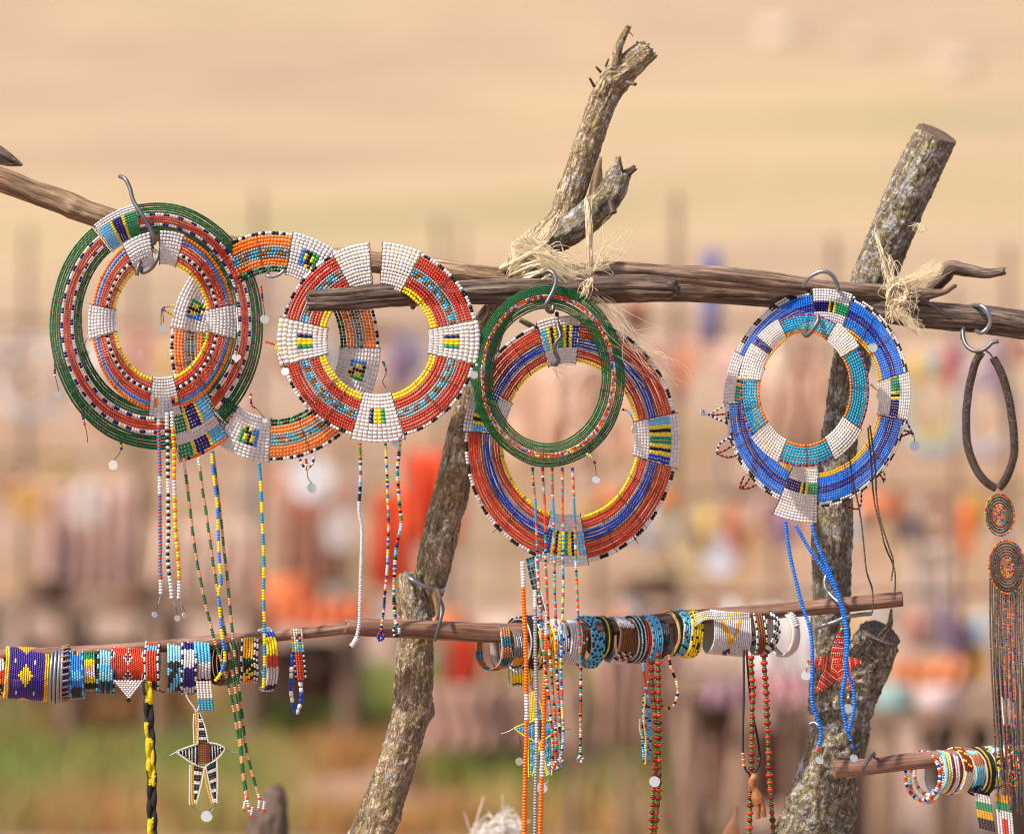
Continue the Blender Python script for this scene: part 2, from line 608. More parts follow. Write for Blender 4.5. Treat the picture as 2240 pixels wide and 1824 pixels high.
def ground():
    ys = np.concatenate([np.linspace(-8, 30, 77), 30 + (np.linspace(0, 1, 90) ** 1.6) * 570])
    xs = np.concatenate([-np.geomspace(400, 0.4, 60), [0], np.geomspace(0.4, 400, 60)])
    v = [(x, y, terrain_h(x, y)) for y in ys for x in xs]
    nx = len(xs)
    i = np.arange(len(ys) - 1)[:, None] * nx + np.arange(nx - 1)[None, :]
    f = np.stack([i, i + 1, i + nx + 1, i + nx], -1).reshape(-1, 4)
    m, nt, b = nmat('dry_ground')
    g = N(nt, 'ShaderNodeNewGeometry')
    sep = N(nt, 'ShaderNodeSeparateXYZ')
    nt.links.new(g.outputs['Position'], sep.inputs[0])
    mp = N(nt, 'ShaderNodeMapping')
    mp.inputs['Scale'].default_value = (0.07, 0.2, 0.2)
    mp.inputs['Rotation'].default_value = (0, 0, R(12))
    nt.links.new(g.outputs['Position'], mp.inputs['Vector'])
    n1 = N(nt, 'ShaderNodeTexNoise', i_Scale=0.55, i_Detail=6.0, i_Roughness=0.55)
    nt.links.new(mp.outputs[0], n1.inputs['Vector'])
    n2 = N(nt, 'ShaderNodeTexNoise', i_Scale=1.6, i_Detail=8.0, i_Roughness=0.7)
    nt.links.new(g.outputs['Position'], n2.inputs['Vector'])
    n3 = N(nt, 'ShaderNodeTexNoise', i_Scale=14.0, i_Detail=6.0, i_Roughness=0.7)
    nt.links.new(g.outputs['Position'], n3.inputs['Vector'])
    dry = ramp(nt, [(0.3, lin((148, 122, 104))), (0.4, lin((186, 158, 124))), (0.47, lin((166, 138, 114))), (0.55, lin((188, 160, 124))), (0.68, lin((158, 144, 106)))], n1.outputs[0]).outputs[0]
    soil = ramp(nt, [(0.3, lin((150, 118, 100))), (0.6, lin((182, 150, 130)))], n2.outputs[0]).outputs[0]
    far = N(nt, 'ShaderNodeMapRange')
    for k, val in (('From Min', 26.0), ('From Max', 46.0)):
        far.inputs[k].default_value = val
    nt.links.new(sep.outputs['Y'], far.inputs['Value'])
    c = mix(nt, far.outputs[0], soil, dry)
    sp = ramp(nt, [(0.3, 0.78), (0.7, 1.0)], n3.outputs[0]).outputs[0]
    c = mix(nt, 1.0, c, sp, 'MULTIPLY')
    nt.links.new(c, b.inputs['Base Color'])
    b.inputs['Roughness'].default_value = 0.95
    b.inputs['Specular IOR Level'].default_value = 0.1
    bump(nt, b, n3.outputs[0], 0.6, 0.05)
    o = add_mesh('ground', v, f, m, origin=(0, 0, 0))
    tag(o, 'dry tan grass hillside and bare trampled soil behind the racks', 'ground', kind='structure')


ground()


def grass(name, label, n, xr, yr, hr, cols, seed):
    r = random.Random(seed)
    v, f, c = [], [], []
    for _ in range(n):
        x, y = r.uniform(*xr), r.uniform(*yr)
        if noise.noise(Vector((x * 1.1, y * 0.8, seed))) < -0.12 + 0.25 * r.random() - 0.15:
            continue
        z = terrain_h(x, y) - 0.01
        h = r.uniform(*hr)
        a = r.uniform(0, 6.28)
        dx, dy = math.cos(a) * 0.006, math.sin(a) * 0.006
        bx, by = r.uniform(-0.4, 0.4) * h, r.uniform(-0.4, 0.4) * h
        k = len(v)
        v += [(x - dx, y - dy, z), (x + dx, y + dy, z), (x + bx * 0.4 + dx * 0.7, y + by * 0.4 + dy * 0.7, z + h * 0.6),
              (x + bx * 0.4 - dx * 0.7, y + by * 0.4 - dy * 0.7, z + h * 0.6), (x + bx, y + by, z + h)]
        f += [[k, k + 1, k + 2, k + 3], [k + 3, k + 2, k + 4]]
        w = 0.5 + 0.8 * noise.noise(Vector((x * 1.3, y * 0.6, 5.5)))
        cc = cols[max(0, min(len(cols) - 1, int((w * 0.9 + r.random() * 0.3) * len(cols))))]
        c += [jit(lin(cc), 0.2)] * 5
    o = add_mesh(name, v, f, 'matte', None, np.array(c), smooth=False)
    tag(o, label, 'grass', kind='stuff')


grass('grass', 'mottled green and brown grass below the bracelet rail', 52000, (-3.6, 0.75), (6.4, 13.2), (0.06, 0.2),
      [(72, 92, 34), (104, 122, 48), (136, 138, 66), (166, 142, 84), (182, 130, 74)], 3)
grass('dry_grass', 'straw coloured dry grass at the foot of the hill', 26000, (-6, 6), (19, 30), (0.1, 0.28),
      [(196, 162, 122), (202, 170, 130), (186, 150, 112), (168, 148, 102)], 8)

# ------------------------------------------------------------------ wood


def wood(name, pts, mat, parent=None, seg=40, step=3.0, amp=0.06, knots=(), seed=1, freq=1.0, ends=('flat', 'flat'), tilt=(0, 0), fine=0.03, squash=1.0, along_k=0.35, grooves=()):
    """pts: (px, py, radius px, dy). A bent, uneven limb with cut, broken or pointed ends"""
    Q = spline([(p[0], p[1], (p[3] if len(p) > 3 else 0) / S, p[2]) for p in pts], step)
    P = np.array([W(a, b, c * S) for a, b, c, _ in Q])
    rr = np.array([q[3] * S * (DIST + q[2] * S) / DIST * (0.92 if mat in ('bark', 'bark_grey') else 1.0) for q in Q])
    n = len(P)
    T, U, V = frames(P)
    s = np.concatenate([[0], np.cumsum(np.linalg.norm(np.diff(P, axis=0), axis=1))])
    a = np.arange(seg) * 2 * np.pi / seg
    vs, gr = [], []
    off = Vector((seed * 3.7, seed * 1.3, 0))
    for i in range(n):
        r0 = rr[i]
        for k in range(seg):
            ca, sa = math.cos(a[k]), math.sin(a[k])
            q = Vector((ca * 1.5 * freq, sa * 1.5 * freq, s[i] * along_k * 40)) + off
            d = 1 + amp * noise.noise(q) + amp * 0.6 * noise.noise(q * 2.3)
            q2 = Vector((ca * r0 * 240, sa * r0 * 240, s[i] * 90 * along_k * 2)) + off
            d += fine * (1 - 2 * abs(noise.noise(q2))) + fine * 0.6 * noise.noise(q2 * 2.1)
            for (ks, ka, kw, kh) in knots:
                ds = (s[i] / s[-1] - ks) * s[-1] / S / kw
                da = (a[k] - ka + math.pi) % (2 * math.pi) - math.pi
                d += kh * math.exp(-ds * ds - (da * 1.1) ** 2)
            for (ga, gw, gd) in grooves:
                gg = ga + 0.35 * noise.noise(Vector((s[i] * 9, ga * 3, seed)))
                da = (a[k] - gg + math.pi) % (2 * math.pi) - math.pi
                d -= gd * math.exp(-(da / gw) ** 2) * (0.55 + 0.45 * noise.noise(Vector((s[i] * 14, ga, seed + 2))))
            e = 0.0
            if ends[1] == 'jag' and i > n - 8:
                e = (noise.noise(Vector((ca * 3, sa * 3, seed))) * 10 + 3) * S * (i - n + 8) / 8
            if ends[0] == 'jag' and i < 7:
                e = -(noise.noise(Vector((ca * 3, sa * 3, seed + 5))) * 10 + 3) * S * (7 - i) / 7
            if tilt[1] and i > n - 14:
                e += ca * tilt[1] * r0 * (i - n + 14) / 14
            if tilt[0] and i < 14:
                e += ca * tilt[0] * r0 * (14 - i) / 14
            p = P[i] + (U[i] * ca * squash + V[i] * sa) * r0 * d + T[i] * e
            vs.append(p)
            gr.append((ca * r0 + seed, sa * r0, s[i]))
    f = [[i * seg + k, i * seg + (k + 1) % seg, (i + 1) * seg + (k + 1) % seg, (i + 1) * seg + k] for i in range(n - 1) for k in range(seg)]
    vs = np.array(vs)
    o = add_mesh(name, vs, f, mat, parent, grain=gr)
    # end faces: rings stepping inwards so that the cut is not a flat fan
    for e, i in ((0, 0), (1, n - 1)):
        ring = vs[i * seg:(i + 1) * seg]
        c = ring.mean(axis=0)
        sg = -1 if e == 0 else 1
        rs, gs, ff = [], [], []
        for j, q in enumerate((1.0, 0.9, 0.6, 0.25)):
            for k in range(seg):
                dep = 0 if ends[e] == 'flat' else (0.004 if j else 0) * (0.5 + noise.noise(Vector((k * 0.7, j * 2.0, seed))))
                p = c + (ring[k] - c) * q + T[i] * sg * ((0.0006 if j == 1 else -0.0002 * j) + dep)
                rs.append(p)
                gs.append((p[0], p[2], p[1]))
        for j in range(3):
            for k in range(seg):
                t = (k + 1) % seg
                q = [j * seg + k, j * seg + t, (j + 1) * seg + t, (j + 1) * seg + k]
                ff.append(q if e else q[::-1])
        ff.append([3 * seg + k for k in range(seg)] if e else [3 * seg + k for k in range(seg)][::-1])
        add_mesh('cut_end' if ends[e] == 'flat' else 'broken_end', rs, ff, 'cut_wood' if ends[e] == 'flat' else mat, o, grain=gs)
    return o


# centre post: lower stem with a cut shoulder, long upper limb, short broken fork and a twig
post = thing('wooden_post', W(800, 1900, 0.09), 'lichen-spotted forked post with orange sisal lashing between the red collar and green collar'.replace('orange ', ''), 'post')
wood('lower_trunk', [(770, 1960, 62, .085), (800, 1860, 50, .085), (850, 1720, 43, .088), (888, 1600, 41, .09), (905, 1500, 42, .09), (908, 1400, 40, .092), (905, 1330, 38, .095), (897, 1268, 38, .097)],
     'bark', post, 56, 2.6, 0.09, knots=((0.27, 0.5, 22, 0.18), (0.08, -0.6, 30, 0.25), (0.6, 1.6, 26, 0.3)), seed=2, ends=('flat', 'jag'), tilt=(0, 0.3), fine=0.11)
wood('upper_limb', [(925, 1345, 25, .105), (940, 1270, 36, .105), (962, 1180, 38, .105), (990, 1060, 38, .103), (1020, 930, 37, .1), (1048, 800, 36, .098), (1080, 690, 37, .095), (1142, 590, 38, .092), (1194, 530, 38, .09), (1232, 482, 34, .088), (1250, 425, 32, .085), (1270, 363, 31, .082), (1287, 310, 31, .08), (1304, 262, 31, .079), (1323, 216, 32, .078), (1346, 176, 32, .076), (1382, 140, 30, .074), (1416, 112, 25, .072)],
     'bark', post, 56, 2.6, 0.09, knots=((0.93, 2.2, 20, 0.14), (0.2, 1.0, 28, 0.15), (0.62, -1.2, 26, 0.12)), seed=5, ends=('flat', 'jag'), tilt=(0, -0.2), fine=0.11)
wood('broken_fork', [(1180, 545, 22, .085), (1243, 505, 34, .078), (1300, 462, 36, .072), (1336, 420, 33, .068), (1352, 384, 27, .066)], 'bark_grey', post, 44, 2.4, 0.14, seed=9, ends=('flat', 'jag'), tilt=(0, 0.3), fine=0.1)
wood('splinter', [(1330, 415, 15, .068), (1355, 392, 12, .064), (1384, 371, 7, .06)], 'dark_rail', post, 20, 2.0, 0.2, seed=11, ends=('flat', 'jag'), fine=0.08, squash=0.6)
wood('splinter', [(1300, 430, 13, .065), (1306, 390, 11, .064), (1312, 352, 4, .063)], 'left_rail', post, 18, 2.0, 0.2, seed=12, ends=('flat', 'jag'), fine=0.08, squash=0.6)
wood('splinter', [(1340, 410, 14, .062), (1350, 375, 12, .06), (1352, 350, 6, .058)], 'bark_grey', post, 18, 2.0, 0.25, seed=13, ends=('flat', 'jag'), fine=0.1)
wood('twig', [(1346, 150, 14, .066), (1350, 118, 11, .062), (1358, 92, 9, .063), (1372, 64, 7, .06)], 'bark', post, 20, 2.0, 0.1, seed=14, ends=('flat', 'jag'), fine=0.06)
for i, q in enumerate([[(1300, 190, 3.5, .055), (1290, 172, 2.5, .05)], [(1314, 158, 3.2, .055), (1304, 147, 2.2, .05)], [(1325, 145, 3, .055), (1331, 130, 2, .05)], [(1372, 180, 4.5, .055), (1390, 185, 4, .045)],
                       [(1372, 66, 2, .06), (1384, 78, 1.2, .055)], [(1335, 440, 7, .05), (1342, 466, 8, .045)], [(1396, 106, 4, .07), (1394, 92, 2.2, .068)]]):
    wood('twig', q, 'dark_rail', post, 8, 2.0, 0.1, seed=20 + i, fine=0.0)
wood('bark_strip', [(950, 1290, 9, .055), (962, 1330, 10, .052), (958, 1362, 6, .05)], 'left_rail', post, 14, 2.0, 0.2, seed=31, fine=0.05, squash=0.4)
wood('twig', [(1010, 975, 9, .07), (996, 950, 7, .055), (984, 935, 6, .05)], 'bark', post, 16, 2.0, 0.1, seed=33, fine=0.05)
wood('twig', [(1180, 728, 9, .07), (1160, 712, 7, .055), (1138, 700, 6, .05)], 'bark', post, 16, 2.0, 0.1, seed=34, fine=0.05)

# right post: cut pole meeting a thick stump
post2 = thing('wooden_post', W(1750, 1950, 0.13), 'thick lichen-spotted post with sawn top behind the blue collar', 'post')
wood('upper_limb', [(1800, 1560, 34, .15), (1812, 1450, 40, .14), (1818, 1330, 42, .135), (1820, 1200, 43, .13), (1826, 1060, 42, .13), (1845, 900, 40, .13), (1866, 780, 42, .13), (1895, 650, 46, .13), (1930, 560, 47, .125), (1975, 450, 48, .12), (2012, 370, 47, .115), (2050, 291, 45, .11)],
     'bark_grey', post2, 56, 2.8, 0.08, knots=((0.75, 2.6, 26, 0.14), (0.3, 0.4, 30, 0.1)), seed=6, tilt=(0, -0.28), fine=0.11)
wood('lower_trunk', [(1750, 1990, 104, .15), (1772, 1850, 84, .15), (1792, 1760, 72, .148), (1814, 1690, 64, .145), (1838, 1600, 58, .14), (1868, 1510, 55, .135), (1900, 1440, 52, .125), (1926, 1386, 44, .115)],
     'bark_grey', post2, 60, 3.0, 0.12, knots=((0.35, 1.3, 60, 0.2), (0.2, -0.5, 50, 0.25), (0.05, 0.8, 60, 0.2)), seed=8, tilt=(0, -0.35), fine=0.14)
wood('splinter', [(1925, 1395, 9, .09), (1945, 1368, 7, .088), (1949, 1340, 3, .086)], 'bark_grey', post2, 12, 2.0, 0.2, seed=41, fine=0.05, ends=('flat', 'jag'))

# top rails
wood_t = []
o = wood('top_rail', [(-60, 372, 24, .06), (20, 400, 25, .06), (70, 420, 24, .06), (150, 447, 26, .06), (210, 470, 25, .06), (350, 505, 23, .06), (560, 545, 22, .06), (800, 572, 22, .058), (930, 588, 23, .052), (1050, 604, 23, .048), (1170, 612, 21, .045), (1290, 607, 17, .045)],
         'left_rail', None, 48, 3.0, 0.13, grooves=((0.1, .12, .12), (1.0, .1, .1), (-.7, .1, .14)), knots=((0.17, 0.3, 16, 0.18), (0.75, 0.2, 20, 0.1)), seed=21, fine=0.05, along_k=0.15)
tag(o, 'long weathered brown rail entering at the left edge behind the green collar', 'rail')
o = wood('top_rail', [(680, 658, 22, -.034), (760, 654, 25, -.030), (830, 648, 26, -.022), (890, 644, 26, -.010), (1000, 640, 27, .004), (1100, 638, 27, .008), (1240, 633, 27, .008), (1340, 628, 26, .01), (1420, 630, 27, .01), (1462, 632, 25, .012), (1478, 634, 12, .014)],
         'dark_rail', None, 64, 2.6, 0.17, grooves=((0.25, .1, .34), (-.45, .1, .28), (1.1, .12, .2), (-1.2, .12, .2)), knots=((0.9, 1.2, 14, 0.25),), seed=22, ends=('jag', 'jag'), fine=0.07, along_k=0.1)
tag(o, 'dark split rail whose blunt left end pokes through the red collar', 'rail')
o = wood('top_rail', [(1240, 598, 17, .055), (1330, 590, 18, .055), (1470, 600, 19, .05), (1560, 606, 22, .045), (1680, 618, 22, .045), (1800, 632, 20, .05), (1920, 640, 18, .055), (2000, 645, 15, .06), (2060, 640, 7, .062), (2085, 628, 4, .062)],
         'rail_wood', None, 48, 2.8, 0.15, grooves=((0.3, .1, .16), (-.5, .1, .14)), seed=23, fine=0.05, along_k=0.12, ends=('jag', 'jag'))
tag(o, 'slim brown rail running right from the sisal knot to the sawn post', 'rail')
o = wood('top_rail', [(1300, 648, 16, .085), (1480, 640, 20, .085), (1640, 646, 22, .085), (1800, 660, 24, .075), (1940, 680, 27, .06), (2060, 692, 29, .05), (2160, 700, 30, .045), (2320, 722, 30, .045)],
         'dark_rail', None, 48, 3.0, 0.1, grooves=((0.1, .1, .18), (-.6, .1, .16)), seed=24, fine=0.05, along_k=0.12)
tag(o, 'dark rail leaving at the right edge above the bronze necklace', 'rail')
o = wood('broken_twig', [(1985, 672, 12, .075), (2030, 640, 13, .07), (2065, 605, 15, .065), (2078, 586, 15, .06), (2120, 592, 13, .06), (2160, 598, 11, .06), (2192, 594, 8, .06)], 'dark_rail', None, 20, 2.4, 0.22, seed=25, fine=0.08, ends=('flat', 'jag'))
tag(o, 'short crooked twig tied beside the sawn post', 'twig')
o = wood('broken_twig', [(1990, 640, 6, .03), (2040, 668, 4, .03), (2078, 694, 2.5, .03)], 'dark_rail', None, 10, 2.4, 0.1, seed=26, fine=0.0)
tag(o, 'thin dark twig hanging under the right sisal knot', 'twig')
o = wood('branch_tip', [(-60, 305, 22, .0), (-10, 335, 20, .0), (20, 350, 14, .0), (48, 361, 3, .0)], 'dark_rail', None, 24, 2.4, 0.08, seed=27, fine=0.04)
tag(o, 'dark pointed branch tip at the left edge above the rail', 'branch')

# lower rails
LRA = [(-80, 1438, 13, .045), (120, 1428, 13, .045), (330, 1415, 13, .045), (480, 1402, 16, .045), (600, 1391, 12, .045), (700, 1381, 12, .045), (790, 1370, 12, .048)]
o = wood('bracelet_rail', LRA, 'brown_rail', None, 28, 3.0, 0.08, seed=51, fine=0.03, along_k=0.12, knots=((0.63, 0.4, 16, 0.3),))
tag(o, 'thin brown stick carrying the bracelets at lower left', 'rail')
LRB = [(765, 1370, 16, .03), (800, 1372, 19, .03), (910, 1376, 20, .035), (1060, 1383, 21, .045), (1180, 1384, 20, .06), (1330, 1378, 18, .075)]
o = wood('bracelet_rail', LRB, 'brown_rail', None, 32, 2.6, 0.07, seed=52, fine=0.03, along_k=0.12, ends=('jag', 'flat'))
tag(o, 'peeled stick wired across the forked post', 'rail')
LRC = [(1180, 1392, 15, .085), (1300, 1378, 16, .085), (1500, 1352, 16, .085), (1700, 1336, 16, .08), (1850, 1322, 16, .07), (1974, 1310, 16, .06)]
o = wood('bracelet_rail', LRC, 'brown_rail', None, 28, 3.0, 0.06, seed=53, fine=0.03, along_k=0.12)
tag(o, 'brown stick with bracelets ending just right of the sawn post', 'rail')
LRD = [(1824, 1683, 19, .05), (1900, 1676, 18, .055), (2000, 1664, 18, .06), (2100, 1655, 18, .065), (2300, 1640, 18, .07)]
o = wood('bracelet_rail', LRD, 'brown_rail', None, 28, 3.0, 0.06, seed=54, fine=0.03, along_k=0.12)
tag(o, 'short hollow-ended stick with bracelets at the lower right corner', 'rail')
o = wood('stake', [(560, 2000, 50, .9), (580, 1870, 44, .9), (592, 1790, 40, .9), (602, 1740, 22, .9), (600, 1722, 12, .9)], 'dark_rail', None, 32, 4.0, 0.25, seed=55, fine=0.08, ends=('flat', 'jag'))
tag(o, 'blurred broken stake rising at the bottom edge under the green strands', 'stake')
g = thing('carved_stick', W(1600, 1880, .35), 'pale pointed carved wooden stick at the bottom edge', 'stick')
wood('shaft', [(1585, 1960, 24, .35), (1597, 1850, 22, .35), (1604, 1810, 15, .35), (1609, 1785, 5, .35), (1611, 1771, 5, .35), (1611, 1764, 3, .35)], 'pale_carved', g, 24, 3.0, 0.03, seed=56, fine=0.0)

# ------------------------------------------------------------------ beaded collars
class Collar:
    def __init__(self, name, label, co, ao, bo, ci, ai, bi, dy, slope=0.0, vslope=0.0, rot=0.0, warp=1.2, seed=1, group='beaded collars hanging on the top rails'):
        self.co, self.ao, self.bo, self.ci, self.ai, self.bi = co, ao, bo, ci, ai, bi
        self.dy, self.slope, self.vslope, self.rot, self.warp, self.seed = dy, slope, vslope, R(rot), warp, seed
        self.root = thing(name, W(co[0], co[1] + bo, dy), label, 'collar', group)
        self.singles_left = 300

    def pt(self, f, th, lift=0.0):
        """f 0 = outer edge, 1 = inner edge; th degrees, anticlockwise from the right"""
        cx = self.co[0] + (self.ci[0] - self.co[0]) * f
        cy = self.co[1] + (self.ci[1] - self.co[1]) * f
        a = self.ao + (self.ai - self.ao) * f
        b = self.bo + (self.bi - self.bo) * f
        t = R(th)
        w = self.warp * 1.7 * noise.noise(Vector((math.cos(t) * 1.7, math.sin(t) * 1.7, self.seed + f * 0.8)))
        x, y = (a + w) * math.cos(t), (b + w) * math.sin(t)
        if self.rot:
            x, y = x * math.cos(self.rot) - y * math.sin(self.rot), x * math.sin(self.rot) + y * math.cos(self.rot)
        dep = self.dy + self.slope * x * S + self.vslope * y * S + 0.008 * noise.noise(Vector((math.cos(t) * 1.1, math.sin(t) * 1.1, self.seed * 2.2))) - 0.004 * math.sin(math.pi * min(1, max(0, f)))
        return W(cx + x, cy - y, dep + lift)

    def arc(self, f, t0, t1, n=None, lift=0.0, jitter=0.0):
        n = n or max(4, int(abs(t1 - t0) / 2.0) + 2)
        out = []
        for t in np.linspace(t0, t1, n):
            q = jitter * noise.noise(Vector((math.cos(R(t)) * 3.2, math.sin(R(t)) * 3.2, self.seed + f * 23)))
            q *= min(1, abs(t - t0) / 6, abs(t1 - t) / 6)
            out.append(self.pt(f + q, t, lift + q * .02))
        return np.array(out)

    def width(self, th):
        """band width in pixels at an angle"""
        a, b = self.pt(0, th), self.pt(1, th)
        t = self.pt(.5, th + 2) - self.pt(.5, th - 2)
        t.normalize()
        d = a - b
        return (d - t * d.dot(t)).length / S / (DIST + self.dy) * DIST

    def rows(self, spec, spans, gapf=0.0):
        """spec: (pattern, bead radius weight, bead length px, [mat]) from the outside inwards"""
        tot = sum(s[1] * 2 for s in spec)
        band = math.hypot(self.ao - self.ai, self.bo - self.bi) / 1.414
        k = band / tot
        pos = 0.0
        self.k = k
        for s in spec:
            f = (pos + s[1]) / tot
            pos += 2 * s[1]
            if s[0] is None:
                continue
            B = Beads()
            r = s[1] * k * S * 0.985
            for (t0, t1) in spans:
                j = rng.uniform(-1, 1) * 0.012
                P = self.arc(f, t0, t1, jitter=.016)
                # rows sag a little between their bindings
                rl = [self.width(t) * s[1] / tot * S * (1.1 if s[1] < 3.2 else 1.03) for t in np.linspace(t0, t1, 24)]
                bead_line(B, P, cyc(s[0]), rl, s[2] * S)
            B.build('bead_row', self.root, s[3] if len(s) > 3 else 'bead', 6)

    def panel(self, t0, t1, nrow, ncol, fn, f0=-0.03, f1=1.03, single=True):
        """white woven section; fn(u, v, i, j) -> colour, u along the angle, v from the outside in"""
        g = Geo()
        for u in (0.0, 1.0):
            th = t0 + (t1 - t0) * u
            pts = [self.pt(f0 + (f1 - f0) * v, th + (0.25 if i % 2 else -0.25), -0.0014) for i, v in enumerate(np.linspace(-0.01, 1.01, nrow + 1))]
            g.tube([tuple(p) for p in pts], 0.9 * S, 5, raw=True)
        base = g.build('panel', 'thread', self.root)
        band = abs(self.ao - self.ai + self.bo - self.bi) / 2 * (f1 - f0)
        r = (self.width((t0 + t1) / 2) * (f1 - f0)) / nrow / 2 * S * 1.06
        B = Beads()
        C = Beads()
        for j in range(nrow):
            v = (j + 0.5) / nrow
            f = f0 + (f1 - f0) * v
            P = self.arc(f, t0 + 0.5 + rng.uniform(-.3, .3), t1 - 0.5 + rng.uniform(-.3, .3))
            d = np.linalg.norm(np.diff(P, axis=0), axis=1).sum()
            pos, tan, st = arc_resample(P, d / ncol)
            for i, (p, t) in enumerate(zip(pos, tan)):
                c = fn((i + 0.5) / len(pos), v, i, j)
                D = B if (single and len(B.p) < self.singles_left) else C
                D.add(p, t, r * (1 + rng.uniform(-.09, .07)), st * rng.uniform(.44, .5), c, 0.08)
        self.singles_left -= len(B.p)
        B.singles(base)
        C.build('bead_weave', base, seg=7)

    def wires(self, angs, f0=0.0, f1=1.0, r=0.85):
        for th in angs:
            g = Geo()
            n = 16
            pts = [self.pt(f0 + (f1 - f0) * i / n, th + math.sin(i * 2.1) * 0.5 + (rng.uniform(-.4, .4)), -0.0026) for i in range(n + 1)]
            g.tube([tuple(p) for p in pts], r * S, 5, raw=True)
            g.build('binding_wire', 'thread', self.root)


def white(u, v, i, j):
    return 'white' if rng.random() < 0.8 else 'chalk'


def bands(names, u, cuts):
    for n, c in zip(names, cuts):
        if u < c:
            return n
    return names[-1]


# --- big green collar on the left
c1 = Collar('beaded_collar', 'big green collar with red and dotted white rings, hanging far left on a bent wire', (342, 713), 234, 270, (340, 700), 162, 187, 0.0, slope=0.35, warp=1.6, seed=3)
G = ('green', 2.6, 4.6)
c1.rows([G, G, G, G, G, ('white*3 navy*2', 3.9, 6.4), ('ored', 2.7, 5), ('red', 2.7, 5), ('ored', 2.7, 5), ('white*3 navy*2', 3.9, 6.4), G, G, G, G], [(-51, 101), (127, 281)])


def c1_top(u, v, i, j):
    if v < 0.25 or v > 0.9:
        return white(u, v, i, j)
    return bands(['lgreen', 'yellow', 'navy', 'yellow', 'sky'], u, [0.27, 0.37, 0.63, 0.73, 1.1])


def c1_bot(u, v, i, j):
    if j == 0:
        return 'orange' if (i // 3) % 2 else rng.choice(['orange', 'navy'])
    if 0.28 < v < 0.44 or v > 0.86:
        return white(u, v, i, j)
    return bands(['lgreen', 'yellow', 'navy', 'yellow', 'sky'], u, [0.29, 0.38, 0.64, 0.73, 1.1])


c1.panel(101, 126, 14, 13, c1_top)
c1.panel(281, 307, 18, 14, c1_bot, -0.34, 1.1)
c1.wires([150, 168, 200, 215, 240, 262, 75, 45, 20, 2, -25])
for pts, cs, rd in (([(120, 790, .0), (121, 820, 0), (128, 855, -.004)], ['orange', 'dgreen', 'white', 'mblue', 'ored'], 8),
                    ([(178, 882, 0), (182, 915, 0), (190, 950, 0), (192, 970, 0)], ['ored', 'white', 'sky', 'navy'], 0),
                    ([(259, 955, 0), (266, 980, -.003), (254, 1000, -.004), (248, 1008, -.005)], ['yellow', 'ored', 'navy', 'white', 'green'], 11),
                    ([(571, 625, -.03), (574, 655, -.03), (579, 690, -.03)], ['ored', 'white', 'navy', 'red'], 10),
                    ([(580, 747, -.03), (602, 756, -.03), (615, 785, -.03), (624, 805, -.03)], ['ored', 'navy', 'yellow', 'white'], 9),
                    ([(548, 860, -.02), (550, 885, -.02), (562, 895, -.02), (580, 915, -.02)], ['ored', 'navy', 'white', 'red'], 6)):
    pendant(c1.root, pts, cs, rd, (rng.uniform(-.3, .5), -1, rng.uniform(0, .3)))

# --- small red collar in front of it
c1b = Collar('beaded_collar', 'small red, blue and orange collar with white panels, hanging inside the big green collar', (355, 704), 157, 197, (353, 702), 101, 125, -0.028, slope=0.3, warp=1.2, seed=5)
c1b.rows([('orange', 4.8, 7.4), ('mblue', 4.2, 7), ('ored', 3, 5.4), ('red', 3, 5.4), ('ored', 3, 5.4), ('black white', 4.4, 7.5), ('red', 3, 5.4), ('ored', 3, 5.4), ('yellow', 4.6, 7.6)],
         [(-75, -11), (11, 72), (123, 169), (191, 259)])


def c1b_bot(u, v, i, j):
    if 0.2 < v < 0.45 and u < 0.3 and 0.1 < u:
        return rng.choice(['orange', 'mblue', 'white'])
    if 0.2 < v < 0.45 and u > 0.75:
        return rng.choice(['ored', 'yellow', 'black', 'white'])
    return white(u, v, i, j)


c1b.panel(-11, 11, 9, 9, white, -0.08)
c1b.panel(169, 191, 9, 9, white, -0.12)
c1b.panel(259, 285, 13, 8, c1b_bot, -0.13)
c1b.panel(72, 92.5, 10, 7, white)
c1b.panel(99.5, 123, 10, 7, white)
c1b.wires([35, 52, 150, 208, 228, 310, 330])
pendant(c1b.root, [(194, 668, -.035), (200, 690, -.035), (204, 697, -.036)], 'silver', 10, (0.1, -1, .2), True, 2)
pendant(c1b.root, [(198, 728, -.035), (188, 745, -.035), (185, 765, -.036)], 'white', 12, (0, -1, .1), True, 2)
pendant(c1b.root, [(518, 672, -.02), (520, 735, -.04), (517, 774, -.045)], 'white', 11, (0, -1, .1), True, 1.6)

# --- orange collar behind
c2 = Collar('beaded_collar', 'orange collar with turquoise dots and flag panels, half hidden behind the red collar', (601, 757), 230, 251, (601, 757), 142, 160, 0.03, slope=-0.1, warp=1.4, seed=8)
O = ('orange', 4, 7.6)
c2.rows([('white*2 black*1 white*1 black*2', 4.6, 7.6), O, O, O, ('silver', 3.4, 6, 'bead_metal'), ('turq*3 brown*2 silver*1 brown*1', 4, 7), ('brown*2 turq*3 brown*1', 4, 7), ('silver', 3.4, 6, 'bead_metal'), O, O, ('lgreen*2 black*2', 4, 7), ('dgreen*2 black*1 lgreen*1', 4, 7)],
        [(-1, 51), (80, 142), (171, 236), (267, 329)])


def flag(u, v, i, j):
    if 0.3 < u < 0.78 and 0.3 < v < 0.72:
        w = u + (v - 0.5) * 0.35
        return bands(['lgreen', 'yellow', 'black', 'yellow', 'mblue'], w, [0.42, 0.48, 0.58, 0.64, 2])
    return 'white' if rng.random() < 0.6 else 'chalk'


